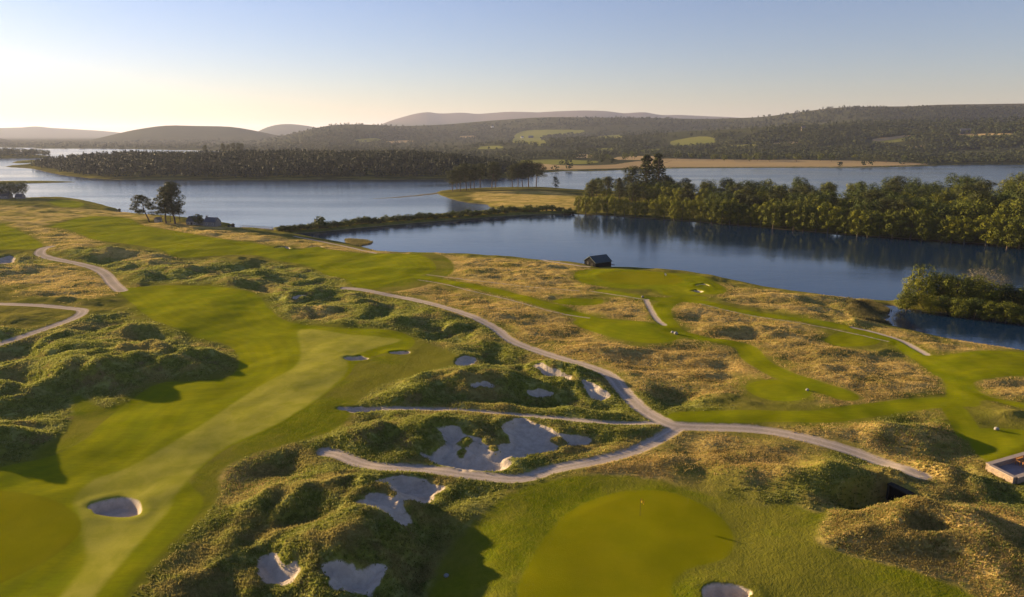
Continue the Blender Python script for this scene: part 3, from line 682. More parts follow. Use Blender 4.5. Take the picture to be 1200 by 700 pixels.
# ------------------------------------------------------------------ plants
def leaf_mat(name, c1, c2, trans=0.25, sc=0.35, hue=0.5):
    t = NT(name); n = t.noise(sc, 3, t.pos(), .6); n2 = t.noise(2.5, 2, t.pos(), .6)
    c = t.mix(t.mr(n, .32, .68), c1, c2)
    c = t.mix(t.math('MULTIPLY', t.rand(), hue), c, tuple(a * .55 + b * .25 for a, b in zip(c1, c2)))
    c = t.mix(t.math('MULTIPLY', t.mr(n2, .4, .8), .5), c, tuple(x * 1.5 for x in c2))
    return t.bsdf(c, .75, .12, trans=(trans, t.mix(.5, c, (c2[0] * 1.6, c2[1] * 1.7, c2[2]))))
LEAF = dict(
    birch=leaf_mat('birch_leaf', (0.078, 0.098, 0.007), (0.185, 0.172, 0.014), .08),
    dark=leaf_mat('dark_leaf', (0.026, 0.040, 0.009), (0.070, 0.085, 0.014), .06),
    olive=leaf_mat('olive_leaf', (0.050, 0.066, 0.008), (0.120, 0.122, 0.013), .07),
    pine=leaf_mat('pine_needle', (0.026, 0.036, 0.012), (0.065, 0.066, 0.018), .15),
    red=leaf_mat('russet_leaf', (0.13, 0.075, 0.022), (0.19, 0.12, 0.03), .25),
    grey=leaf_mat('grey_twig', (0.10, 0.085, 0.055), (0.19, 0.16, 0.10), .1),
    wood=leaf_mat('woodland_leaf', (0.020, 0.030, 0.012), (0.050, 0.056, 0.018), .06, .02, 0),
    firs=leaf_mat('conifer_needle', (0.014, 0.022, 0.012), (0.030, 0.037, 0.014), .05, .03, 0),
)
BARK = simple('bark', (0.09, 0.065, 0.045), .95, .3, 4)
PBARK = simple('pine_bark', (0.10, 0.065, 0.045), .95, .3, 4)
GBARK = simple('pale_bark', (0.11, 0.095, 0.075), .9, .3, 4)

def clump_quads(C, Rd, n, size, g, jit=0.18):
    """leaf sprays on and in an ellipsoid: every spray is a small bent pair of triangles"""
    d = g.normal(size=(n, 3)); d /= np.linalg.norm(d, axis=1)[:, None]
    rad = g.uniform(0.55, 1.02, n) ** 0.6
    p = np.asarray(C) + d * np.asarray(Rd) * rad[:, None]
    nn = d / np.asarray(Rd); nn += g.normal(size=(n, 3)) * jit * np.linalg.norm(nn, axis=1)[:, None]; nn /= np.linalg.norm(nn, axis=1)[:, None]
    t = np.cross(nn, g.normal(size=(n, 3))); t /= np.linalg.norm(t, axis=1)[:, None]; b = np.cross(nn, t)
    s = size * g.uniform(.6, 1.25, n)[:, None]; 
    V = np.stack([p - t * s * .5, p - b * s * .42 + nn * s * .12, p + t * s * .55, p + b * s * .42 + nn * s * .12], 1)
    return V.reshape(-1, 3)
def quads(V): return np.arange(len(V)).reshape(-1, 4)
def tube(pts, rad, n=6):
    pts = np.asarray(pts, float); V = []; F = []
    for i, (p, r_) in enumerate(zip(pts, rad)):
        d = pts[min(i + 1, len(pts) - 1)] - pts[max(i - 1, 0)]; d /= np.linalg.norm(d) + 1e-9
        a = np.cross(d, [0.31, 0.77, 0.12]); a /= np.linalg.norm(a); b = np.cross(d, a)
        for k in range(n):
            q = 2 * math.pi * k / n; V.append(p + (a * math.cos(q) + b * math.sin(q)) * r_)
    for i in range(len(pts) - 1):
        for k in range(n): F.append((i * n + k, i * n + (k + 1) % n, (i + 1) * n + (k + 1) % n, (i + 1) * n + k))
    return np.array(V), np.array(F)
class Acc:
    def __init__(s): s.V = []; s.F = []; s.n = 0
    def add(s, V, F): s.V.append(V); s.F.append(np.asarray(F) + s.n); s.n += len(V)
    def mesh(s, name, mat, smooth=False): return mesh_np(name, np.vstack(s.V), np.vstack(s.F), mat, None, smooth)

def trunk_mesh(name, h, r0, limbs, g, lean=0.0, mat=None, bare=0.45):
    a = Acc(); z = np.linspace(-0.6, h * .92, 7); off = np.cumsum(g.normal(size=(7, 2)) * h * .012, 0); off[:, 0] += lean * np.maximum(z, 0)
    P = np.column_stack([off, z]); a.add(*tube(P, r0 * np.linspace(1.15, .22, 7), 7))
    tips = []
    for i in range(limbs):
        f = bare + (0.92 - bare) * (i + .5) / limbs; k = f * 6; i0 = int(k); base = P[i0] + (P[min(i0 + 1, 6)] - P[i0]) * (k - i0)
        ang = i * 2.4 + g.uniform(-.4, .4); L = h * g.uniform(.16, .3) * (1.15 - f * .5); up = g.uniform(.15, .6)
        d = np.array([math.cos(ang), math.sin(ang), up]); m = base + d * L * .5 + [0, 0, L * .05]; e = base + d * L + [0, 0, L * .22]
        a.add(*tube([base, m, e], [r0 * .38, r0 * .24, r0 * .08], 5)); tips.append(e)
    return a.mesh(name, mat, True), np.array(tips), P
def broadleaf(seed, h, w, n, size, mat, low=0.12, lobes=16, bark=None, clear=0.15):
    g = np.random.default_rng(seed); tm, tips, P = trunk_mesh('trunk', h * .85, h * .018 + .06, 7, g, 0, bark or BARK, max(.3, clear))
    a = Acc(); cz = h * (low + (1 - low) * .5); rz_ = h * (1 - low) * .5
    for i in range(lobes):
        th = i * 2.399 + g.uniform(-.3, .3); q = (i + .5) / lobes; zz = -0.85 + 1.62 * q; rr = math.sqrt(max(.05, 1 - zz * zz)) * w * .5 * g.uniform(.45, .75)
        lr = w * g.uniform(.17, .26); c = (math.cos(th) * rr, math.sin(th) * rr, cz + zz * rz_ * .82)
        k = max(24, int(n / lobes)); V = clump_quads(c, (lr, lr, lr * g.uniform(.65, .95)), k, size, g); a.add(V, quads(V))
    return tm, a.mesh('crown', LEAF[mat])
def pine(seed, h, w, n, size, lean=0.0, bare=.5, clumps=13, low_branch=False):
    g = np.random.default_rng(seed); tm, tips, P = trunk_mesh('trunk', h * .95, h * .016 + .05, 9, g, lean, PBARK, bare)
    a = Acc()
    top = P[-1]
    for i in range(clumps):
        f = bare + (1.02 - bare) * (i + .5) / clumps; k = min(f * 6, 5.99); i0 = int(k); base = P[i0] + (P[min(i0 + 1, 6)] - P[i0]) * (k - i0)
        ang = i * 2.4 + g.uniform(-.5, .5); rr = w * .5 * g.uniform(.25, .72) * (1.1 - .55 * ((f - bare) / (1 - bare)) ** 2)
        lr = w * g.uniform(.16, .25); c = base + [math.cos(ang) * rr, math.sin(ang) * rr, h * .03]
        V = clump_quads(c, (lr, lr, lr * g.uniform(.38, .6)), n // clumps, size, g); a.add(V, quads(V))
    V = clump_quads(top + [0, 0, h * .02], (w * .2, w * .2, w * .13), n // clumps, size, g); a.add(V, quads(V))
    return tm, a.mesh('crown', LEAF['pine'])
def fir(seed, h, w, n, size):
    g = np.random.default_rng(seed); tm, tips, P = trunk_mesh('trunk', h, h * .014 + .05, 6, g, 0, BARK, .3)
    a = Acc(); L = 12
    for i in range(L):
        f = .22 + .78 * (i + .5) / L; R_ = w * .5 * (1.12 - f) ** .7 * g.uniform(.8, 1.15); m = 4 if i < L - 3 else 2
        for k in range(m):
            an = k * 2 * math.pi / m + i * 1.1; c = (math.cos(an) * R_ * .55, math.sin(an) * R_ * .55, h * f)
            V = clump_quads(c, (R_ * .55, R_ * .55, h * .045), max(6, n // (L * m)), size, g); a.add(V, quads(V))
    V = clump_quads((0, 0, h * 1.0), (w * .05, w * .05, h * .04), 14, size * .7, g); a.add(V, quads(V))
    return tm, a.mesh('crown', LEAF['pine'])
def shrub(seed, h, w, n, size, mat):
    g = np.random.default_rng(seed); a = Acc(); st = Acc()
    for i in range(8):
        th = i * 2.4; rr = w * .5 * g.uniform(.1, .62); lr = w * g.uniform(.2, .3); zc = h * g.uniform(.3, .68)
        V = clump_quads((math.cos(th) * rr, math.sin(th) * rr, zc), (lr, lr, min(lr, h * .36)), n // 8, size, g); a.add(V, quads(V))
        st.add(*tube([(0, 0, -.3), (math.cos(th) * rr * .5, math.sin(th) * rr * .5, zc * .5), (math.cos(th) * rr, math.sin(th) * rr, zc)], [.09, .06, .03], 4))
    return st.mesh('stems', BARK), a.mesh('foliage', LEAF[mat])

def plant(name, protos, x, y, sc, label, cat, group=None, rz=None, part='crown', sx=1.0, dz=-0.1):
    z = float(ground(x, y)[0]); tm, cm = protos
    e = bpy.data.objects.new(name, None); COL.objects.link(e); e.empty_display_size = .5
    e.location = (x, y, max(z, 0.0) + dz); e.rotation_euler = (0, 0, rng.uniform(0, 6.28) if rz is None else rz); e.scale = (sc * sx, sc * sx, sc)
    e['label'] = label; e['category'] = cat
    if group: e['group'] = group
    for nm, mm in (('trunk' if part == 'crown' else 'stems', tm), (part, cm)):
        o = bpy.data.objects.new(nm, mm); COL.objects.link(o); o.parent = e
    return e

# prototypes (full size, metres)
BIRCH = [broadleaf(200 + i, 14, 9 + i % 3, 3800, .44, 'birch', .0, 17, GBARK, .2) for i in range(5)]
OLIVE = [broadleaf(220 + i, 15, 11 + i % 3, 3800, .47, 'olive', .0, 17) for i in range(5)]
DARK = [broadleaf(240 + i, 16, 12 + i % 3, 3800, .48, 'dark', .03, 16) for i in range(4)]
RUS = [broadleaf(250, 11, 8, 1600, .38, 'olive', .2, 14), broadleaf(251, 10, 8, 1200, .4, 'red', .2, 13)]
PINE = [pine(260 + i, 16, 13, 3000, .48, (.03, -.04, .06)[i % 3], .4 + .05 * (i % 3)) for i in range(5)]
FIR = [fir(270 + i, 28, 11, 1700, .9) for i in range(3)]
FARTREE = [broadleaf(280 + i, 12, 11 + i, 260, 1.5, m_, .18, 9) for i, m_ in enumerate(('dark', 'olive', 'wood'))]
SHRUB = [shrub(290 + i, 3.0, 4.2, 520, .36, m_) for i, m_ in enumerate(('dark', 'olive', 'olive', 'dark'))]

# --- wooded promontory on the right
def shore_y(pts, u): return np.interp(u, [p[0] for p in pts], [p[1] for p in pts])
FRONT = [(676,250),(700,251.5),(760,255.5),(840,261.5),(950,271),(1050,279),(1120,284),(1200,291),(1300,306)]
placed = []
def clear(x, y, d):
    for a_, b_ in placed:
        if (a_ - x) ** 2 + (b_ - y) ** 2 < d * d: return False
    placed.append((x, y)); return True
def put_wood(u, v, protos, sc, lab, name, cat='tree', grp=None, d=6.0, sx=1.0):
    x, y = plane(u, v, 1.5)
    if not clear(float(x), float(y), d): return False
    plant(name, protos, float(x), float(y), sc, lab, cat, grp, sx=sx); return True
n_w = 0
# first row along the water
u = 678.0
LB = ['slender yellow green birch in the sunlit open grove left of the dense promontory wood',
      'yellow green tree in the front row of the promontory wood, on the waterline',
      'olive tree in the front row of the promontory wood, over the dark water']
while u < 1290:
    v = shore_y(FRONT, u) - 1.6 - rng.uniform(0, 1.2)
    sc_ = np.interp(u, [680, 760, 900, 1200], [.85, 1.08, 1.1, 1.15]) * rng.uniform(.8, 1.15)
    west = u < 830
    pr = BIRCH[rng.integers(5)] if (west or rng.random() < .5) else OLIVE[rng.integers(5)]
    lab = LB[0] if west else (LB[1] if pr in BIRCH else LB[2])
    if put_wood(u, v, pr, sc_, lab, 'birch_tree' if pr in BIRCH else 'broadleaf_tree', 'tree', 'front row of the promontory wood', 4.2, .85 if west else 1.0): n_w += 1
    u += (11.0 if west else 12.5) * rng.uniform(.75, 1.2)
# the body of the wood
for k in range(2400):
    if n_w > 262: break
    u = rng.uniform(690, 1330); f = np.interp(u, [676, 900, 1200, 1330], [226, 236, 236, 236]); b = shore_y(FRONT, u) - 5
    q = rng.random(); v = b - (b - f) * q ** 1.15
    if u < 830 and v > b - 7: continue
    x, y = plane(u, v, 1.5)
    kind_ = rng.random(); m = 6.5 if q < .4 else 8.5
    tall = np.interp(u, [690, 850, 1000, 1100, 1200], [.95, 1.08, 1.15, 1.28, 1.5])
    if kind_ < .42: pr, nm, lab = DARK[rng.integers(4)], 'broadleaf_tree', 'dark green broadleaf tree deep in the wood on the promontory'
    elif kind_ < .68: pr, nm, lab = OLIVE[rng.integers(5)], 'broadleaf_tree', 'olive green tree inside the promontory wood, behind the shore row'
    elif kind_ < .80: pr, nm, lab = BIRCH[rng.integers(5)], 'birch_tree', 'bright yellow green tree among the darker crowns of the promontory wood'
    else: pr, nm, lab = PINE[rng.integers(5)], 'pine_tree', 'dark flat topped pine rising among the broadleaf trees of the promontory wood'
    if put_wood(u, v, pr, tall * rng.uniform(.82, 1.1), lab, nm, 'tree', 'trees inside the promontory wood', m, 1.0): n_w += 1
# named trees of the promontory
for (u, v, hpx, pr, sx, nm, lab) in [
    (741, 236, 41, PINE[0], 1.0, 'pine_tree', 'tall bare stemmed pine just left of the two tall dark firs on the promontory'),
    (756, 234, 50, FIR[0], 1.7, 'fir_tree', 'tall dense dark fir, left one of the close pair above the promontory wood'),
    (769, 233, 50, FIR[1], 1.8, 'fir_tree', 'tall dense dark fir, right one of the close pair above the promontory wood'),
    (725, 236, 26, FIR[2], 1.4, 'fir_tree', 'low dark conical fir left of the tall pine on the promontory'),
    (1082, 236, 22, OLIVE[0], 1.1, 'broadleaf_tree', 'rounded pale green tree breaking the skyline of the wood against the far channel')]:
    x, y = plane(u, v, 2.0); D = y * CT + (H - 2) * ST
    hm = hpx * D / FPX; base_h = {id(PINE[0]): 16, id(OLIVE[0]): 15}.get(id(pr), 28)
    plant(nm, pr, float(x), float(y), hm / base_h, lab, 'tree', None, sx=sx)
# bare sticks standing in the shallows below the birches are their own trunks' reflections

# --- pines on the peninsula meadow
for (u, v, hpx, k, sx) in [(531,224,21,0,1),(540,224,24,1,1),(547,223,26,2,1),(552,222,25,3,1),(556,222,22,4,1),(563,220,24,1,1),(576,221,26,2,1.15),(580,220,20,0,1),
    (601,218,21,3,1),(607,218,23,4,1),(613,218,24,0,1),(620,218,26,1,1.1),(628,217,24,2,1.1),(536,222,18,3,1)]:
    x, y = plane(u, v, 2.0); D = y * CT + (H - 2) * ST
    plant('pine_tree', PINE[k], float(x), float(y), 1.25 * hpx * D / FPX / 16.4, 'wide crowned scots pine in the loose row along the back of the tawny meadow', 'tree', 'pines on the peninsula meadow', sx=sx)
x, y = plane(651.5, 219.5, 2.0)
plant('pine_tree', pine(301, 13, 11, 1300, .6, 0, .15), float(x), float(y), .85, 'low bushy pine standing alone at the right end of the meadow row', 'tree')

# --- causeway bushes
cu = np.array([325, 345, 380, 420, 470, 520, 570, 600, 640, 668.]); cv = np.array([271.5, 270.5, 267.5, 263.5, 259.5, 255.5, 251.7, 249.2, 247.6, 249.]) 
u = 327.0; k = 0
while u < 672:
    v = np.interp(u, cu, cv) + rng.uniform(-.8, 1.0); x, y = plane(u, v, 1.0); D = float(y)
    sc_ = rng.uniform(.8, 1.55)
    plant('shrub', SHRUB[rng.integers(4)], float(x), float(y), sc_, 'dark green scrub bush in the continuous thicket along the narrow causeway', 'shrub', 'scrub along the causeway', part='foliage', sx=rng.uniform(1.0, 1.4))
    u += rng.uniform(2.6, 4.4) * sc_; k += 1
for (u, v, s_, pr, lab) in [(376, 267.5, 2.3, SHRUB[1], 'tallest rounded green bush on the causeway, near its left end'), (343, 271, 1.2, SHRUB[0], 'dark rounded bush at the left landing of the causeway'),
    (430, 262, 1.5, SHRUB[2], 'pale olive bush rising a little above the causeway thicket, left of its middle'), (492, 257, 1.5, SHRUB[1], 'upright bush above the middle of the causeway thicket'),
    (575, 251.5, 1.7, SHRUB[0], 'round dark bush beside the bay where the causeway meets the meadow'), (587, 250, 1.8, SHRUB[3], 'largest dark bush at the right end of the causeway'), (621, 248, 1.6, SHRUB[3], 'dark bush on the near edge of the tawny meadow')]:
    x, y = plane(u, v, 1.0); plant('bush', pr, float(x), float(y), s_, lab, 'bush', None, part='foliage', sx=.8)

# --- pond island
IS = [broadleaf(310 + i, 8.5, 8.5 + i % 2, 4200, .34, m_, -.02, 18) for i, m_ in enumerate(('olive', 'dark', 'olive', 'birch', 'dark'))]
GREY = broadleaf(330, 9, 8, 900, .26, 'grey', .3, 14, GBARK)
for (u, v, hpx, k, lab) in [
    (1062,362,28,0,'rounded sunlit olive bush at the left tip of the island in the pond'),(1075,355,34,3,'bright olive green tree second from the left tip of the pond island'),
    (1090,365,22,3,'low yellow green bush on the near waterline of the pond island'),(1100,352,36,1,'dark green tree behind the low bush on the pond island'),
    (1110,366,24,1,'dark low bush between two olive ones on the pond island waterline'),(1118,358,38,0,'broad olive tree in the middle of the pond island'),
    (1125,370,26,2,'low olive bush overhanging the pond at mid island'),(1135,354,36,2,'olive tree behind the mid island bushes'),
    (1142,371,27,4,'dark bush at the waterline right of mid island'),(1150,360,34,3,'light olive tree right of the middle of the pond island'),
    (1160,374,27,0,'rounded olive bush on the near bank of the pond island'),(1168,360,31,1,'dark tree on the right half of the pond island'),
    (1178,376,28,2,'olive bush low over the water on the right half of the pond island'),(1186,362,30,4,'dark tree near the right edge of the picture on the pond island'),
    (1196,378,27,0,'olive bush at the right edge of the picture on the near bank'),(1208,366,32,1,'dark tree cut by the right edge of the picture'),
    (1225,380,30,2,'olive tree beyond the right edge on the pond island'),(1250,372,34,4,'dark tree beyond the right edge on the island'),]:
    x, y = plane(u, v, 0.6); D = y * CT + (H) * ST
    plant('waterside_tree', IS[k], float(x), float(y), 1.0 * hpx * D / FPX / 8.5, lab, 'tree', 'trees of the pond island', sx=1.0)
for (u, v, hpx, pr, lab) in [(1078, 352, 38, RUS[0], 'paler tree at the back of the pond island, left side'), (1105, 350, 34, IS[4], 'small dark upright tree on the island skyline'),
                           (1140, 350, 37, GREY, 'grey almost leafless tree behind the olive trees of the island'), (1153, 349, 38, GREY, 'taller grey bare twigged tree on the island skyline'), (1170, 350, 30, GREY, 'rightmost grey bare twigged tree low on the island skyline')]:
    x, y = plane(u, v, 0.6); D = y * CT + H * ST; plant('tree', pr, float(x), float(y), hpx * D / FPX / 9, lab, 'tree')

# --- trees by the cottage and the far left houses
def put_px(name, pr, bh, u, v, hpx, lab, sx=1.0, cat='tree', **kw):
    x, y, z = at(u, v); D = y * CT + (H - z) * ST
    return plant(name, pr, x, y, hpx * D / FPX / bh, lab, cat, None, sx=sx, **kw)
cp = [pine(340, 16, 11, 3600, .5, -.16, .36, 15), pine(341, 18, 11, 5000, .5, .0, .3, 22), pine(342, 20, 12, 6500, .5, .02, .26, 26), pine(343, 12, 5, 900, .4, 0, .5, 9)]
put_px('pine_tree', cp[0], 16, 174.5, 260.5, 33, 'leaning pine with a one sided crown, leftmost beside the lochside cottage', 1.35, rz=0.2)
put_px('pine_tree', cp[1], 18, 194.5, 261.5, 44, 'tall full crowned pine between the leaning pine and the tallest pine', 1.0, rz=0)
put_px('pine_tree', cp[2], 20, 205.5, 262.5, 51, 'tallest pine of the clump, close to the left gable of the cottage', 1.05, rz=1)
put_px('pine_tree', cp[3], 12, 199.5, 260, 26, 'thin pine stem between the two tall pines', .8)
put_px('pine_tree', cp[3], 12, 190, 260, 24, 'thin pine stem just left of the tall pines', .8)
put_px('pine_tree', cp[3], 12, 210.5, 259.5, 22, 'short thin pine right of the tallest pine', .9)
put_px('garden_tree', broadleaf(345, 6, 5, 1000, .35, 'olive', .1, 10), 6, 232.5, 264, 14, 'small rounded tree in front of the cottage', 1.3)
ot = [broadleaf(350 + i, 14, 16, 4200, .6, 'dark', .25, 20) for i in range(2)]
put_px('broadleaf_tree', ot[0], 14, 22.5, 232.5, 20, 'spreading dark tree between the two low houses at the far left', 1.0)
put_px('broadleaf_tree', ot[1], 14, 3, 232.5, 19, 'open branched tree above the longer low house at the left edge', 1.1)
put_px('broadleaf_tree', ot[1], 14, -16, 232.5, 19, 'dark tree just outside the left edge behind the house', 1.1)

# --- trees on the far lakeside field
cnt = 0
for k in range(400):
    if cnt >= 46: break
    u = rng.uniform(690, 1075); v = np.interp(u, [690, 780, 850, 1000, 1075], [189.5, 187.8, 189.5, 189.8, 191.5]) + rng.uniform(-1.6, .6)
    x, y = plane(u, v, 3.0); x, y = float(x), float(y)
    if not clear(x, y, 13): continue
    plant('field_tree', FARTREE[rng.integers(3)], x, y, rng.uniform(.8, 1.35), 'dark rounded hedgerow tree standing along the pale field beyond the channel', 'tree', 'trees along the far lakeside field', sx=rng.uniform(.9, 1.2)); cnt += 1
for (u, hpx) in [(241, 6), (262, 8), (268, 7), (275, 9), (280, 9), (284, 8)]:
    x, y, z = at(u, 184.5); D = y
    plant('pine_tree', PINE[u % 5], x, y, (hpx + 8) * D / FPX / 16, 'single dark tree standing clear above the wooded island skyline' if u == 241 else 'dark tree in the short row standing clear above the wooded island skyline', 'tree', None if u == 241 else 'skyline trees of the wooded island', sx=.6)

# --- woods that read as one mass
def mass(name, pts, gen, mats, label_kind='stuff'):
    a = Acc()
    for p in pts:
        V = gen(*p); a.add(V, quads(V))
    o = link(name, a.mesh(name, mats), kind='stuff'); return o
# conifer island
_px = []
isl = LANDS['forest_isle']; 
g = np.random.default_rng(77)
bb0, bb1 = isl.min(0), isl.max(0)
cx_ = g.uniform(bb0[0], bb1[0], 60000); cy_ = g.uniform(bb0[1], bb1[1], 60000)
isd = sdf_poly(cx_, cy_, isl, 15.0); okk = (isd > 6) & (cy_ < bb0[1] + 330) & (np.abs(cx_ / cy_) < 1.05)
# the meadow tip at the left stays open
tipx, tipy = plane(38, 197, 0); okk &= ~((cx_ < float(plane(36, 197, 0)[0])))
cx_, cy_, isd = cx_[okk], cy_[okk], isd[okk]
prob = np.clip(1.25 - isd / 400.0 , .25, 1)
sel = g.permutation(len(cx_))[:4300]; zz_ = ground(cx_[sel], cy_[sel])
def conifer_gen(x, y, z, s):
    hh_ = 15 * s; out = []
    for j, (f, w_) in enumerate(((.28, 3.6), (.5, 3.1), (.7, 2.2), (.88, 1.2))):
        out.append(clump_quads((x, y, z + hh_ * f), (w_ * s, w_ * s, hh_ * .14), 11 if j < 3 else 6, 2.4 * s, g, .08))
    return np.vstack(out)
def round_gen(x, y, z, s):
    return np.vstack([clump_quads((x + g.normal() * 2.2 * s, y + g.normal() * 2.2 * s, z + (5.0 + 3 * j) * s), (4.0 * s, 4.0 * s, 3.2 * s), 15, 2.6 * s, g, .08) for j in range(3)])
pts = [(cx_[i], cy_[i], zz_[k], g.uniform(.72, 1.0) * (0.72 if isd[i] < 14 else 1)) for k, i in enumerate(sel)]
mass('conifer_woodland', [p for i, p in enumerate(pts) if i % 9], conifer_gen, LEAF['firs'])
mass('broadleaf_woodland', [p for i, p in enumerate(pts) if i % 9 == 0], round_gen, LEAF['wood'])
# far hills
g = np.random.default_rng(99)
uu = g.uniform(-90, 1290, 26000); vv = g.uniform(126, 200, 26000)
hx, hy = cast(uu, vv, rmin=900); hr = np.hypot(hx, hy); hz = ground(hx, hy)
keep = (hr < 4300) & (hz > 1.0) & (sdf_poly(hx, hy, FARP, 30.0) > 8)
for P in FGP + FTP: keep &= sdf_poly(hx, hy, P, 60.0) < 2
keep &= ~((hz > 130) & (hr > 5000) & (g.random(len(hz)) < .8)) 
patchy = fbm(hx, hy, 420, 3, 33); keep &= ~((patchy > .33) & (g.random(len(hz)) < .85))
keep &= ~((hr < 1350) & (g.random(len(hz)) < .45))
hx, hy, hz, hr = hx[keep], hy[keep], hz[keep], hr[keep]
print('hill trees', len(hx))
con = fbm(hx, hy, 700, 2, 37) + (hz - 70) / 90 > 0.15
S_ = np.interp(hr, [1000, 2500, 5000, 9000], [.85, 1.15, 1.9, 3.0]); Sz = np.interp(hr, [1000, 2500, 9000], [1, .95, .8])
def far_conifer(x, y, z, s, q):
    V = clump_quads((0, 0, 7 * q), (3.3 * s, 3.3 * s, 6.5 * q), 16, 3.2 * s, g, .08); return V + [x, y, z]
def far_round(x, y, z, s, q):
    V = np.vstack([clump_quads((g.normal() * 2 * s, g.normal() * 2 * s, 5.5 * q), (4.6 * s, 4.6 * s, 4.4 * q), 11, 3.4 * s, g, .08) for _ in range(2)]); return V + [x, y, z]
mass('hillside_conifer_woodland', [(hx[i], hy[i], hz[i], S_[i] * g.uniform(.8, 1.2), g.uniform(.8, 1.2) * min(S_[i], 1.4) * np.interp(hr[i], [2200, 3500], [1, .6])) for i in np.flatnonzero(con)], far_conifer, LEAF['firs'])
mass('hillside_woodland', [(hx[i], hy[i], hz[i], S_[i] * g.uniform(.7, 1.3), g.uniform(.8, 1.2) * min(S_[i], 1.4) * np.interp(hr[i], [2200, 3500], [1, .6])) for i in np.flatnonzero(~con)], far_round, LEAF['wood'])
# far left low wood and reeds on the islet
lx = LANDS['far_left']; b0, b1 = lx.min(0), lx.max(0)
ax_ = g.uniform(-1600, b1[0], 6000); ay_ = g.uniform(b0[1], b1[1], 6000); m_ = (sdf_poly(ax_, ay_, lx, 15.0) > 4) & (np.abs(ax_ / ay_) < .95)
ax_, ay_ = ax_[m_][:700], ay_[m_][:700]; az_ = ground(ax_, ay_)
mass('lakeside_woodland', [(ax_[i], ay_[i], az_[i], g.uniform(.7, 1.1)) for i in range(len(ax_))], round_gen, LEAF['wood'])
print('trees', round(time.time() - T0, 1), n_w)

# ------------------------------------------------------------------ grass on the links
def tuft_mat(name, a_, b_, c_):
    t = NT(name); n = t.noise(.35, 3, t.pos(), .6); n2 = t.noise(2.6, 2, t.pos(), .7)
    c = t.mix(t.mr(n, .35, .65), a_, b_); c = t.mix(t.mr(n2, .45, .7), c, c_)
    c = t.mix(t.math('MULTIPLY', t.mr(t.noise(.085, 4, t.pos((1, 1.6, 1), (0, 0, .4)), .6), .50, .64), .7), c, (.34, .26, .09))
    return t.bsdf(c, .85, .05, trans=(.45, c))
near = np.flatnonzero((r < 420) & (np.abs(np.arctan2(X, Y)) < math.radians(41)) & (h > .6))
open_ = (np.maximum.reduce([M['fw'][near] + .5, M['ap'][near] + 0.4, M['path'][near] + .15, M['sand'][near] + .3]) < 0)
cand = near[open_]
def tufts(name, w, n, hgt, wid, blades, mat, seed):
    g = np.random.default_rng(seed); p = w / w.sum(); idx = g.choice(cand, n, p=p)
    x = X[idx] + g.normal(size=n) * .25; y = Y[idx] + g.normal(size=n) * .25; z = ground(x, y)
    ds = np.interp(np.hypot(x, y), [60, 150, 420], [.8, 1.15, 2.0])
    Vs = []
    for b in range(blades):
        an = g.uniform(0, 6.283, n); ln = g.uniform(.25, .9, n) * hgt; sp = g.uniform(.1, .75, n) * hgt
        H_ = hgt * g.uniform(.6, 1.2, n) * ds ** .6; wd_ = wid * ds * g.uniform(.6, 1.4, n)
        bx = x + g.normal(size=n) * .16 * ds; by = y + g.normal(size=n) * .16 * ds
        px_, py_ = -np.sin(an) * wd_, np.cos(an) * wd_
        tx, ty = bx + np.cos(an) * sp + .12 * hgt, by + np.sin(an) * sp - .06
        Vs.append(np.stack([np.column_stack([bx - px_, by - py_, z - .06]), np.column_stack([bx + px_, by + py_, z - .06]), np.column_stack([tx, ty, z + H_])], 1))
    V = np.concatenate(Vs).reshape(-1, 3)
    link(name, mesh_np(name, V, np.arange(len(V)).reshape(-1, 3), mat), kind='stuff')
wdn = M['dune'][cand]; wgd = M['gold'][cand]
pt = sstep(fbm(X[cand], Y[cand], 7, 3, 44), .0, .5); rn = 1.0 / (1 + (r[cand] / 260) ** 2)
tufts('marram_grass', (wdn * (.7 + .3 * pt) * rn + 1e-5), 60000, .22, .085, 4, tuft_mat('marram_blade', (.13, .15, .025), (.26, .26, .06), (.36, .34, .12)), 5)
tufts('tawny_fescue_grass', (wgd ** 2 * (.7 + .3 * pt) * rn + 1e-7), 60000, .16, .08, 4, tuft_mat('fescue_blade', (.36, .25, .08), (.60, .43, .17), (.24, .19, .045)), 6)
tufts('dark_green_scrub', (wdn * (1 - pt) * rn + 1e-5), 7000, .20, .12, 4, tuft_mat('scrub_leaf', (.10, .12, .018), (.18, .19, .03), (.25, .21, .045)), 7)
print('grass', round(time.time() - T0, 1))

# reeds in the shallows
g = np.random.default_rng(12); rx, ry = [], []
for nm, k in (('reed_bed', 5200), ('reeds_small', 1300)):
    P = LANDS[nm]; a0, a1_ = P.min(0), P.max(0); x = g.uniform(a0[0], a1_[0], k * 4); y = g.uniform(a0[1], a1_[1], k * 4)
    ok_ = (sdf_poly(x, y, P, 15.0) + fbm(x, y, 5, 2, 8) * 2 > 0); rx.append(x[ok_][:k]); ry.append(y[ok_][:k])
rx = np.concatenate(rx); ry = np.concatenate(ry); rz_ = np.maximum(ground(rx, ry), -.1); Vs = []
for b in range(3):
    an = g.uniform(0, 6.28, len(rx)); hh_ = g.uniform(.5, 1.1, len(rx)); w_ = .10; ox = g.normal(size=len(rx)) * .3; oy = g.normal(size=len(rx)) * .3
    Vs.append(np.stack([np.column_stack([rx + ox - w_ * np.sin(an), ry + oy + w_ * np.cos(an), rz_ - .1]), np.column_stack([rx + ox + w_ * np.sin(an), ry + oy - w_ * np.cos(an), rz_ - .1]), np.column_stack([rx + ox + .2 * np.cos(an), ry + oy + .2 * np.sin(an), rz_ + hh_])], 1))
V = np.concatenate(Vs).reshape(-1, 3); link('reeds', mesh_np('reeds', V, np.arange(len(V)).reshape(-1, 3), tuft_mat('reed_blade', (.10, .10, .03), (.20, .17, .06), (.26, .2, .09))), kind='stuff')

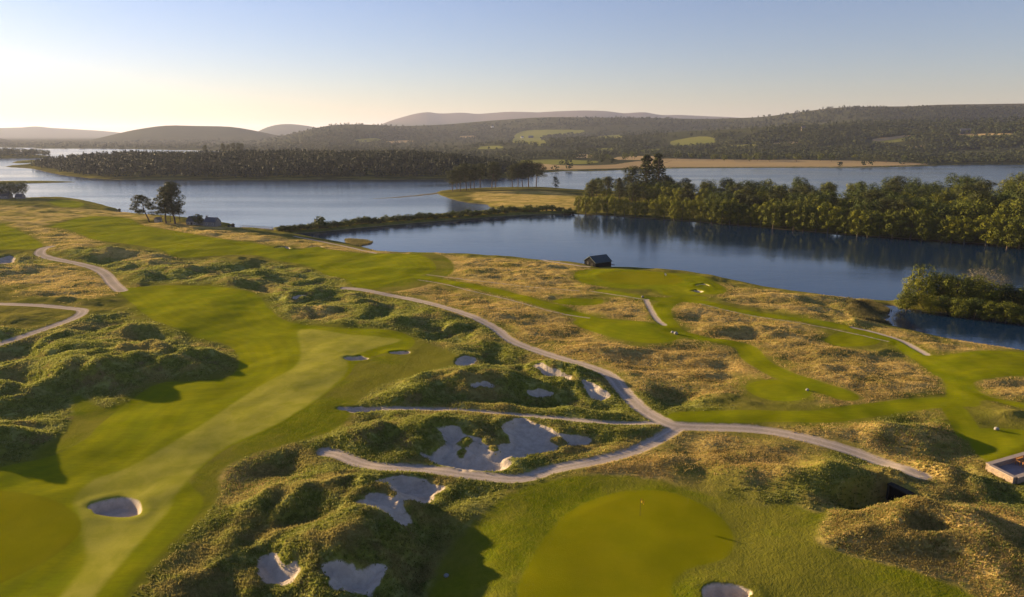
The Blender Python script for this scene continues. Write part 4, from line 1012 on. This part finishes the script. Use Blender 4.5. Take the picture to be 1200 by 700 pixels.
# ------------------------------------------------------------------ built things
import bmesh
def bm_mesh(name, bm, mat):
    me = bpy.data.meshes.new(name); bmesh.ops.recalc_face_normals(bm, faces=bm.faces); bm.to_mesh(me); bm.free(); me.materials.append(mat); return me
def box(bm, c, s, rz=0.0, bev=0.0, ry=0.0):
    from mathutils import Matrix
    r_ = bmesh.ops.create_cube(bm, size=1.0); vs = r_['verts']
    M_ = Matrix.Translation(c) @ Matrix.Rotation(rz, 4, 'Z') @ Matrix.Rotation(ry, 4, 'Y') @ Matrix.Diagonal((*s, 1))
    bmesh.ops.transform(bm, matrix=M_, verts=vs)
    if bev: bmesh.ops.bevel(bm, geom=[e for e in bm.edges if all(v in vs for v in e.verts)], offset=bev, segments=2, affect='EDGES')
def empty(name, loc, rz, label, cat, group=None, scale=1.0):
    e = bpy.data.objects.new(name, None); COL.objects.link(e); e.location = loc; e.rotation_euler = (0, 0, rz); e.scale = (scale,) * 3
    e['label'] = label; e['category'] = cat
    if group: e['group'] = group
    return e
def part(name, build, mat, parent, label=None):
    bm = bmesh.new(); build(bm); return link(name, bm_mesh(name, bm, mat), parent, label)
def gable_walls(bm, L, W, h, rh, t=0.3, x0=0.0):
    """long walls + gable ends (gables at the x ends)"""
    for s in (-1, 1): box(bm, (x0, s * (W / 2 - t / 2), h / 2 - .4), (L - 2 * t - .004, t, h + .8))
    for s in (-1, 1):
        xa, xb = x0 + s * L / 2, x0 + s * (L / 2 - t); P = [(-W / 2, -.8), (W / 2, -.8), (W / 2, h), (0, h + rh), (-W / 2, h)]
        A_ = [bm.verts.new((xa, p[0], p[1])) for p in P]; B_ = [bm.verts.new((xb, p[0], p[1])) for p in P]
        bm.faces.new(A_); bm.faces.new(B_[::-1])
        for i in range(5): bm.faces.new((A_[i], A_[(i + 1) % 5], B_[(i + 1) % 5], B_[i]))
def gable_roof(bm, L, W, h, rh, t=.18, ov=.3, x0=0.0):
    k = rh / (W / 2)
    P = [(-W / 2 - ov, h - ov * k + .02), (0, h + rh + .02), (W / 2 + ov, h - ov * k + .02), (W / 2 + ov, h - ov * k + t), (0, h + rh + t + .05), (-W / 2 - ov, h - ov * k + t)]
    A_ = [bm.verts.new((x0 - L / 2 - ov, *p)) for p in P]; B_ = [bm.verts.new((x0 + L / 2 + ov, *p)) for p in P]
    for q in ((0, 1, 4, 5), (1, 2, 3, 4)): bm.faces.new([A_[i] for i in q]); bm.faces.new([B_[i] for i in q][::-1])
    for i in range(6): bm.faces.new((A_[i], A_[(i + 1) % 6], B_[(i + 1) % 6], B_[i]))
def stone_mat(name, a_, b_, mortar, sc=1.6, bumps=.5):
    t = NT(name); P = t.pos(kind='Object'); br = t.n.new('ShaderNodeTexVoronoi'); br.inputs['Scale'].default_value = sc; t.l.new(t.pos((1, 1, 2.2), kind='Object'), br.inputs['Vector'])
    rr_ = t.n.new('ShaderNodeTexVoronoi'); rr_.feature = 'DISTANCE_TO_EDGE'; rr_.inputs['Scale'].default_value = sc; t.l.new(t.pos((1, 1, 2.2), kind='Object'), rr_.inputs['Vector'])
    sep = t.n.new('ShaderNodeSeparateColor'); t.l.new(br.outputs['Color'], sep.inputs[0])
    c = t.mix(sep.outputs[0], a_, b_); c = t.mix(t.mr(rr_.outputs['Distance'], .02, .08), mortar, c); c = t.mix(t.math('MULTIPLY', t.noise(3, 4, P), .4), c, mortar)
    return t.bsdf(c, .95, .1, t.bump(rr_.outputs['Distance'], bumps, .2))
STONE = stone_mat('cottage_stone', (.30, .25, .21), (.17, .15, .13), (.24, .22, .20))
WALLST = stone_mat('terrace_stone', (.42, .28, .18), (.22, .15, .11), (.30, .25, .2), 3.0)
SLATE = simple('slate', (.075, .078, .088), .55, .2, 2.0, .4)
TARRED = simple('tarred_boards', (.007, .007, .008), .8, .25, 1.5, .05)
GREENROOF = simple('dark_felt_roof', (.022, .045, .048), .55, .2, 1.2, .4)
DARKGL = simple('window_glass', (.03, .035, .045), .08, .1, 1, .8)
WHITEP = simple('white_paint', (.72, .70, .66), .6, .05, 3)
GREYP = simple('weathered_grey_wood', (.20, .17, .15), .85, .2, 4)
OAK = simple('orange_teak', (.38, .17, .05), .55, .2, 5)
POLE = simple('dark_pole', (.05, .045, .03), .6)
FLAG = simple('yellow_cloth', (.80, .50, .02), .7, .05, 6)
SLAB = simple('flagstone', (.24, .21, .20), .85, .2, 1.0)
COPE = simple('coping_stone', (.34, .27, .22), .85, .15, 2.0)
CONC = simple('old_concrete', (.035, .03, .022), .9, .25, 2.0)
BLACK = simple('painted_hollow_shade', (.012, .010, .009), 1.0, .1, 1.0)  # black painted in place of the shade inside the tunnel and golf hole

# boathouse
bx_, by_, bz_ = at(700, 312.3)
bh = empty('boathouse', (bx_ + .3, by_ + 1.5, bz_ - .1), math.radians(33), 'black boarded boathouse with a dark green pitched roof on the loch shore', 'boathouse')
part('wall', lambda bm: gable_walls(bm, 7.6, 6.6, 2.0, 1.9, .2), TARRED, bh)
rf = part('roof', lambda bm: gable_roof(bm, 7.6, 6.6, 2.0, 1.9, .16, .35), GREENROOF, bh)
def battens(bm):
    for x_ in np.arange(-3.7, 3.8, .62): box(bm, (x_, -3.33, .9), (.06, .05, 2.0))
    for y_ in np.arange(-3.1, 3.2, .62): box(bm, (-3.83, y_, .9), (.05, .06, 2.0))
part('batten', battens, simple('batten_boards', (.012, .011, .012), .8, .2, 3, .05), bh)
wf = part('window', lambda bm: [box(bm, (-3.86, 1.2 + s * .36, 1.35), (.07, .08, .9)) for s in (-1, 1)] + [box(bm, (-3.86, 1.2, z_), (.07, .64, .08)) for z_ in (.94, 1.76)], GREYP, bh)
part('pane', lambda bm: box(bm, (-3.845, 1.2, 1.35), (.03, .62, .72)), DARKGL, wf)
dr = part('door', lambda bm: box(bm, (-3.86, -1.3, .85), (.07, 1.5, 1.7)), simple('door_boards', (.02, .018, .017), .7, .2, 3, .05), bh)
part('handle', lambda bm: box(bm, (-3.92, -.75, .85), (.05, .05, .22)), GREYP, dr)
part('slipway', lambda bm: box(bm, (5.3, -.6, .15), (3.6, 3.0, .16), 0, 0, math.radians(7)), GREYP, bh)
part('lower_shed', lambda bm: (box(bm, (5.0, 1.9, .5), (2.2, 2.0, 1.2)), box(bm, (5.05, 1.9, 1.18), (2.5, 2.3, .1), 0, 0, math.radians(8))), TARRED, bh)

# lochside cottage: two stone wings
cx_, cy_, cz_ = at(232.5, 264.5)
co = empty('cottage', (cx_ + 2.2, cy_ + 2.5, cz_ - .2), math.radians(-14), 'old stone cottage with slate roofs by the loch, right of the tall pines', 'cottage', None, .93)
w_ = part('wall', lambda bm: (gable_walls(bm, 8.0, 5.6, 2.5, 2.4, .45, -6.0), gable_walls(bm, 7.6, 5.4, 2.4, 2.3, .45, 5.4)), STONE, co)
part('wall', lambda bm: box(bm, (-.2, .4, .8), (3.55, 4.2, 3.4)), STONE, co, 'lower stone link between the two wings of the cottage')
r_ = part('roof', lambda bm: gable_roof(bm, 8.0, 5.6, 2.5, 2.4, .14, .18, -6.0), SLATE, co)
part('chimney', lambda bm: (box(bm, (-3.4, 0, 5.3), (.7, 1.0, 1.9)), box(bm, (-3.4, 0, 6.3), (.85, 1.15, .14))), STONE, r_)
r2 = part('roof', lambda bm: gable_roof(bm, 7.6, 5.4, 2.4, 2.3, .14, .18, 5.4), SLATE, co)
part('chimney', lambda bm: (box(bm, (2.1, 0, 5.0), (.6, .8, 1.1)), box(bm, (2.1, 0, 5.6), (.75, .95, .12))), STONE, r2)
part('roof', lambda bm: box(bm, (-.2, .4, 2.6), (3.5, 4.6, .16), 0, 0, 0), SLATE, co, 'flat low roof over the link of the cottage')
for (x_, s_) in ((-8.2, .9), (-4.6, .9), (3.6, .8), (7.6, .8)):
    f_ = part('window', lambda bm: [box(bm, (x_ + q * s_ / 2, -2.83 if x_ < 0 else -2.73, 1.3), (.1, .1, 1.15)) for q in (-1, 1)] + [box(bm, (x_, -2.83 if x_ < 0 else -2.73, z_), (s_ - .1, .1, .1)) for z_ in (.78, 1.83)], WHITEP, co)
    part('pane', lambda bm: box(bm, (x_, -2.815 if x_ < 0 else -2.715, 1.3), (s_ - .1, .04, .95)), DARKGL, f_)
d_ = part('door', lambda bm: box(bm, (-6.4, -2.84, .9), (.95, .1, 2.0)), simple('dark_door', (.05, .035, .03), .6), co)
part('handle', lambda bm: box(bm, (-6.1, -2.91, .95), (.06, .06, .14)), GREYP, d_)
gw_ = part('window', lambda bm: [box(bm, (-10.03, q * .4, 1.5), (.1, .1, 1.1)) for q in (-1, 1)] + [box(bm, (-10.03, 0, z_), (.1, .7, .1)) for z_ in (1.0, 2.0)], WHITEP, co)
part('pane', lambda bm: box(bm, (-10.015, 0, 1.5), (.04, .7, .9)), DARKGL, gw_)

# small white stone hut left of the pines' trunks, low houses at the far left, distant farms
def small_house(name, x, y, z, rz, L, W, hh_, rh, wall, roofm, label, cat='house', wins=2, chim=True, group=None):
    e = empty(name, (x, y, z), rz, label, cat, group)
    part('wall', lambda bm: gable_walls(bm, L, W, hh_, rh, .3), wall, e); q = part('roof', lambda bm: gable_roof(bm, L, W, hh_, rh, .15, .25), roofm, e)
    if chim: part('chimney', lambda bm: box(bm, (L / 2 - .8, 0, hh_ + rh + .4), (.8, .8, 1.4)), wall, q)
    for i in range(wins):
        x_ = -L / 2 + L * (i + .5) / wins
        f_ = part('window', lambda bm: [box(bm, (x_ + s * .45, -W / 2 - .03, hh_ * .55), (.1, .1, 1.1)) for s in (-1, 1)] + [box(bm, (x_, -W / 2 - .03, hh_ * .55 + s * .5), (.8, .1, .1)) for s in (-1, 1)], WHITEP, e)
        part('pane', lambda bm: box(bm, (x_, -W / 2 - .02, hh_ * .55), (.8, .04, .9)), DARKGL, f_)
    d_ = part('door', lambda bm: box(bm, (-L / 2 + L * .5, -W / 2 - .04, .9), (.9, .1, 1.9)), GREYP, e)
    return e
x, y, z = at(185.5, 260.3)
small_house('stone_hut', x, y, z - .1, math.radians(70), 3.0, 2.6, 1.5, 1.1, simple('pale_lime_wall', (.42, .38, .33), .9, .1), GREYP, 'tiny pale stone hut between the leaning pine and the tall pines', 'hut', 1, False)
x, y, z = at(3, 233.2)
small_house('low_house', x - 1, y + 2, z - .2, math.radians(5), 11, 6, 2.6, 2.6, STONE, SLATE, 'low dark house under the open tree at the left edge', 'house', 3)
x, y, z = at(24, 233.0)
small_house('low_hut', x, y, z - .2, math.radians(5), 5, 4.5, 1.8, 2.0, STONE, SLATE, 'small dark hut under the spreading tree at the far left', 'hut', 1, False)
for (u, v, L, W, hh_, wall, lab) in [(577, 149.5, 16, 9, 7, WHITEP, 'white farmhouse alone on the wooded hillside under the mountains'), (622, 161.6, 24, 12, 6, SLATE, 'long grey farm shed in the middle of the green hillside field'),
        (612, 161.9, 12, 8, 5, WHITEP, 'small white house left of the long farm shed'), (1131, 156.5, 22, 12, 8, SLATE, 'grey house at the left end of the high pale field on the right'), (941, 153.5, 10, 8, 9, COPE, 'pale tall house half sunk in the woods of the right hillside')]:
    x, y = cast([u], [v], 900); zf = float(ground(x, y)[0])
    small_house('farmhouse', float(x[0]), float(y[0]), zf, math.atan2(-x[0], y[0]) + .15, L, W, hh_, 4, wall, SLATE, lab, 'house', 3, L < 20)

# footbridge at the causeway's left end
x0, y0 = plane(283, 268.0, 1.0); x1, y1 = plane(322, 270.6, 1.0); L = math.hypot(x1 - x0, y1 - y0); an = math.atan2(y1 - y0, x1 - x0)
fb = empty('footbridge', ((x0 + x1) / 2, (y0 + y1) / 2, 1.0), an, 'dark low timber bridge joining the links to the causeway', 'bridge')
part('deck', lambda bm: box(bm, (0, 0, .7), (L, 2.4, .22)), GREYP, fb)
for s in (-1, 1): part('railing', lambda bm: (box(bm, (0, s * 1.12, 1.7), (L, .1, .12)), [box(bm, (q, s * 1.12, 1.22), (.12, .12, .82)) for q in np.linspace(-L / 2 + .3, L / 2 - .3, 9)]), GREYP, fb)
for q in np.linspace(-L / 2 + 2, L / 2 - 2, 4): part('pier', lambda bm: box(bm, (q, 0, -.6), (.5, 2.0, 2.38)), GREYP, fb)

# flagsticks
def flagstick(u, v, label, cloth, hgt=2.3, k=1.0):
    x, y, z = at(u, v); e = empty('golf_flagstick', (x, y, z), 0, label, 'golf flag')
    V_, F_ = tube([(0, 0, -.05), (0, 0, hgt * .5), (0, 0, hgt)], [.02 * k] * 3, 8); link('pole', mesh_np('pole', V_, F_, POLE, None, True), e)
    n, m = 9, 6; V = []; F = []
    for side in (0, 1):
        for i in range(n):
            for j in range(m):
                a_ = i / (n - 1); b_ = j / (m - 1)
                V.append((.03 + a_ * .40 * k * (1 - .25 * b_), .06 * math.sin(a_ * 9 + b_ * 2) + side * .012, hgt - .02 - b_ * .42 * k - a_ * .30 * k))
    for i in range(n - 1):
        for j in range(m - 1):
            q = i * m + j; F.append((q, q + 1, q + m + 1, q + m)); q += n * m; F.append((q, q + m, q + m + 1, q + 1))
    for i in range(n - 1):
        for j in (0, m - 1): q = i * m + j; F.append((q, q + m, q + m + n * m, q + n * m))
    me = bpy.data.meshes.new('flag'); me.from_pydata(V, [], F); me.materials.append(cloth); link('flag', me, e)
    a = np.linspace(0, 6.283, 17)[:-1]; bm = bmesh.new(); vs = [bm.verts.new((math.cos(t) * .07, math.sin(t) * .07, .012)) for t in a]; bm.faces.new(vs); link('cup_shade_disc', bm_mesh('cup_shade_disc', bm, BLACK), e)  # last part: flat black disc, the shade of the hole as colour
flagstick(750, 604, 'yellow flag hanging from a thin pole near the back of the nearest green', FLAG, 2.3, 1.15)
flagstick(778.5, 327, 'small white flag on the green beside the black boathouse', WHITEP, 2.1, 1.5)

# tee stones: pale rounded boulders
def boulder(name, u, v, s, label, mat, seed):
    x, y, z = at(u, v); bm = bmesh.new(); bmesh.ops.create_icosphere(bm, subdivisions=3, radius=.5)
    g = np.random.default_rng(seed); o3 = g.uniform(0, 50, 3)
    for q in bm.verts:
        c = q.co.normalized(); k = 1 + .16 * float(perlin(np.array([c.x * 1.7 + o3[0] + c.z]), np.array([c.y * 1.7 + o3[1] - c.z]), 5)[0]) + .06 * math.sin(c.x * 9 + c.z * 7)
        q.co = c * .5 * k; q.co.z *= .86
    for f in bm.faces: f.smooth = True
    o = link(name, bm_mesh(name, bm, mat), None, label, 'boulder', loc=(x, y, z + s * .33)); o.scale = (s * 1.1, s, s)
PALE = simple('pale_granite', (.28, .26, .24), .85, .12, 5)
boulder('tee_stone', 523, 676, .5, 'white round tee stone on the short rough left of the nearest green', PALE, 1)
boulder('tee_stone', 946, 458, .55, 'white tee stone at the right end of the small round tee', PALE, 2)
boulder('tee_stone', 1167.5, 504, .65, 'white tee stone casting a long shadow above the stone terrace', PALE, 3)
boulder('tee_stone', 792, 392, .9, 'grey stone at the right edge of the large tee below the boathouse green', PALE, 4)
boulder('tee_stone', 788, 390.5, .7, 'smaller grey stone just left of the one on the large tee', PALE, 5)
boulder('tee_stone', 753, 349, .8, 'small dark stone at the top of the short gravel path', GREYP, 6)
boulder('shore_rock', 273, 264.5, 1.8, 'dark rock at the tip of the point right of the cottage', CONC, 8)
boulder('shore_rock', 268, 266, 1.2, 'smaller dark rock on the shore between cottage and bridge', CONC, 9)
boulder('shore_rock', 140, 247, 1.8, 'dark rock at the end of the grassy headland on the left', CONC, 10)

# stone terrace with timber seats at the right edge
A_, e1, e2, tz_ = TERR_A, TERR_E1, TERR_E2, TERR_Z
L1 = float(np.linalg.norm(e1)); L2 = float(np.linalg.norm(e2)); a1 = math.atan2(e1[1], e1[0]); a2 = math.atan2(e2[1], e2[0])
te = empty('stone_terrace', (float(A_[0]), float(A_[1]), tz_ - .15), 0, 'sunken stone walled terrace with pale coping at the right edge of the picture', 'terrace')
u1 = e1 / np.linalg.norm(e1); u2 = e2 / np.linalg.norm(e2)
def run(p, ang, L, w, z0, z1):
    def f(bm): 
        c = (p[0] + math.cos(ang) * L / 2, p[1] + math.sin(ang) * L / 2, (z0 + z1) / 2); box(bm, c, (L, w, z1 - z0), ang)
    return f
T_ = .55
D_ = u1 * L1 + u2 * L2
floor_v = [(0, 0), tuple(u1 * L1), tuple(D_), tuple(u2 * L2)]
def flr(bm):
    a_ = [bm.verts.new((p[0], p[1], .12)) for p in floor_v]; b_ = [bm.verts.new((p[0], p[1], -.5)) for p in floor_v]
    bm.faces.new(a_); bm.faces.new(b_[::-1])
    for i in range(4): bm.faces.new((a_[i], a_[(i + 1) % 4], b_[(i + 1) % 4], b_[i]))
part('paving', flr, SLAB, te)
for nm, p, ang, L in (('back', (0, 0), a1, L1), ('side', tuple(u2 * (T_ * .5 + .01)), a2, L2 - T_ * .5), ('front', tuple(u2 * L2 + u1 * .3), a1, L1 * .22), ('far', tuple(u1 * L1 + u2 * (T_ * .5 + .01)), a2, L2 - T_ * .5)):
    w_ = part('wall', run(p, ang, L, T_, -1.0, .80), WALLST, te); part('coping', run(tuple(np.array(p) - .03 * np.array([math.cos(ang), math.sin(ang)])), ang, L + .06, T_ + .12, .803, .90), COPE, w_)
part('gate_post', lambda bm: box(bm, (*(u2 * L2 + u1 * (L1 * .22 + .75)), .3), (.42, .42, 1.5), a1, .03), OAK, te)
def furn(name, off, rz, label, kind_):
    e = empty(name, (float(A_[0]) + off[0], float(A_[1]) + off[1], tz_ - .15 + .12), rz, label, kind_)
    if kind_ == 'table':
        part('tabletop', lambda bm: [box(bm, (0, q, .74), (1.8, .15, .05)) for q in np.linspace(-.36, .36, 5)], OAK, e)
        for sx in (-1, 1):
            for sy in (-1, 1): part('leg', lambda bm: box(bm, (sx * .78, sy * .34, .357), (.08, .08, .714)), OAK, e)
    else:
        part('seat', lambda bm: [box(bm, (0, q, .44), (1.7, .12, .04)) for q in (-.2, -.06, .08, .22)], OAK, e)
        part('backrest', lambda bm: [box(bm, (0, .31, .98), (1.7, .05, .09))] + [box(bm, (q, .31, .70), (.05, .03, .47)) for q in np.linspace(-.75, .75, 13)], OAK, e)
        for sx in (-1, 1):
            for sy in (-1, 1): part('leg', lambda bm: box(bm, (sx * .82, sy * .27, .21), (.07, .07, .42 if sy < 0 else .42)), OAK, e)
            part('armrest', lambda bm: (box(bm, (sx * .89, 0, .66), (.07, .6, .04)), box(bm, (sx * .89, -.27, .54), (.05, .05, .2))), OAK, e)
m_ = u1 * L1 * .52 + u2 * L2 * .30
furn('garden_table', m_ + u2 * .9, a1, 'orange teak table on the sunken terrace', 'table')
furn('garden_bench', m_ - u2 * .2, a1 , 'orange teak bench against the back wall of the terrace, behind the table', 'bench')
furn('garden_bench', m_ + u2 * 2.2, a1 + math.pi, 'orange teak bench on the near side of the terrace table', 'bench')

# tunnel under the track
cx_, cy_, ang, zf = TUN; gz = zf
tu = empty('tunnel_portal', (cx_, cy_, gz), ang, 'dark open mouth of the path tunnel under the gravel track, set in the grassy bank', 'tunnel')
for s in (-1, 1): part('jamb', lambda bm: box(bm, (.05, s * 1.45, .95), (.7, .3, 2.5)), CONC, tu)
part('lintel', lambda bm: box(bm, (-.1, 0, 2.30), (1.05, 3.3, .2)), CONC, tu)
part('mouth_shade_panel', lambda bm: (box(bm, (-.12, 0, 1.0), (.06, 2.58, 2.3)),), BLACK, tu)  # flat black panel closes the mouth, painted shade for the unbuilt bore
print('all', round(time.time() - T0, 1))
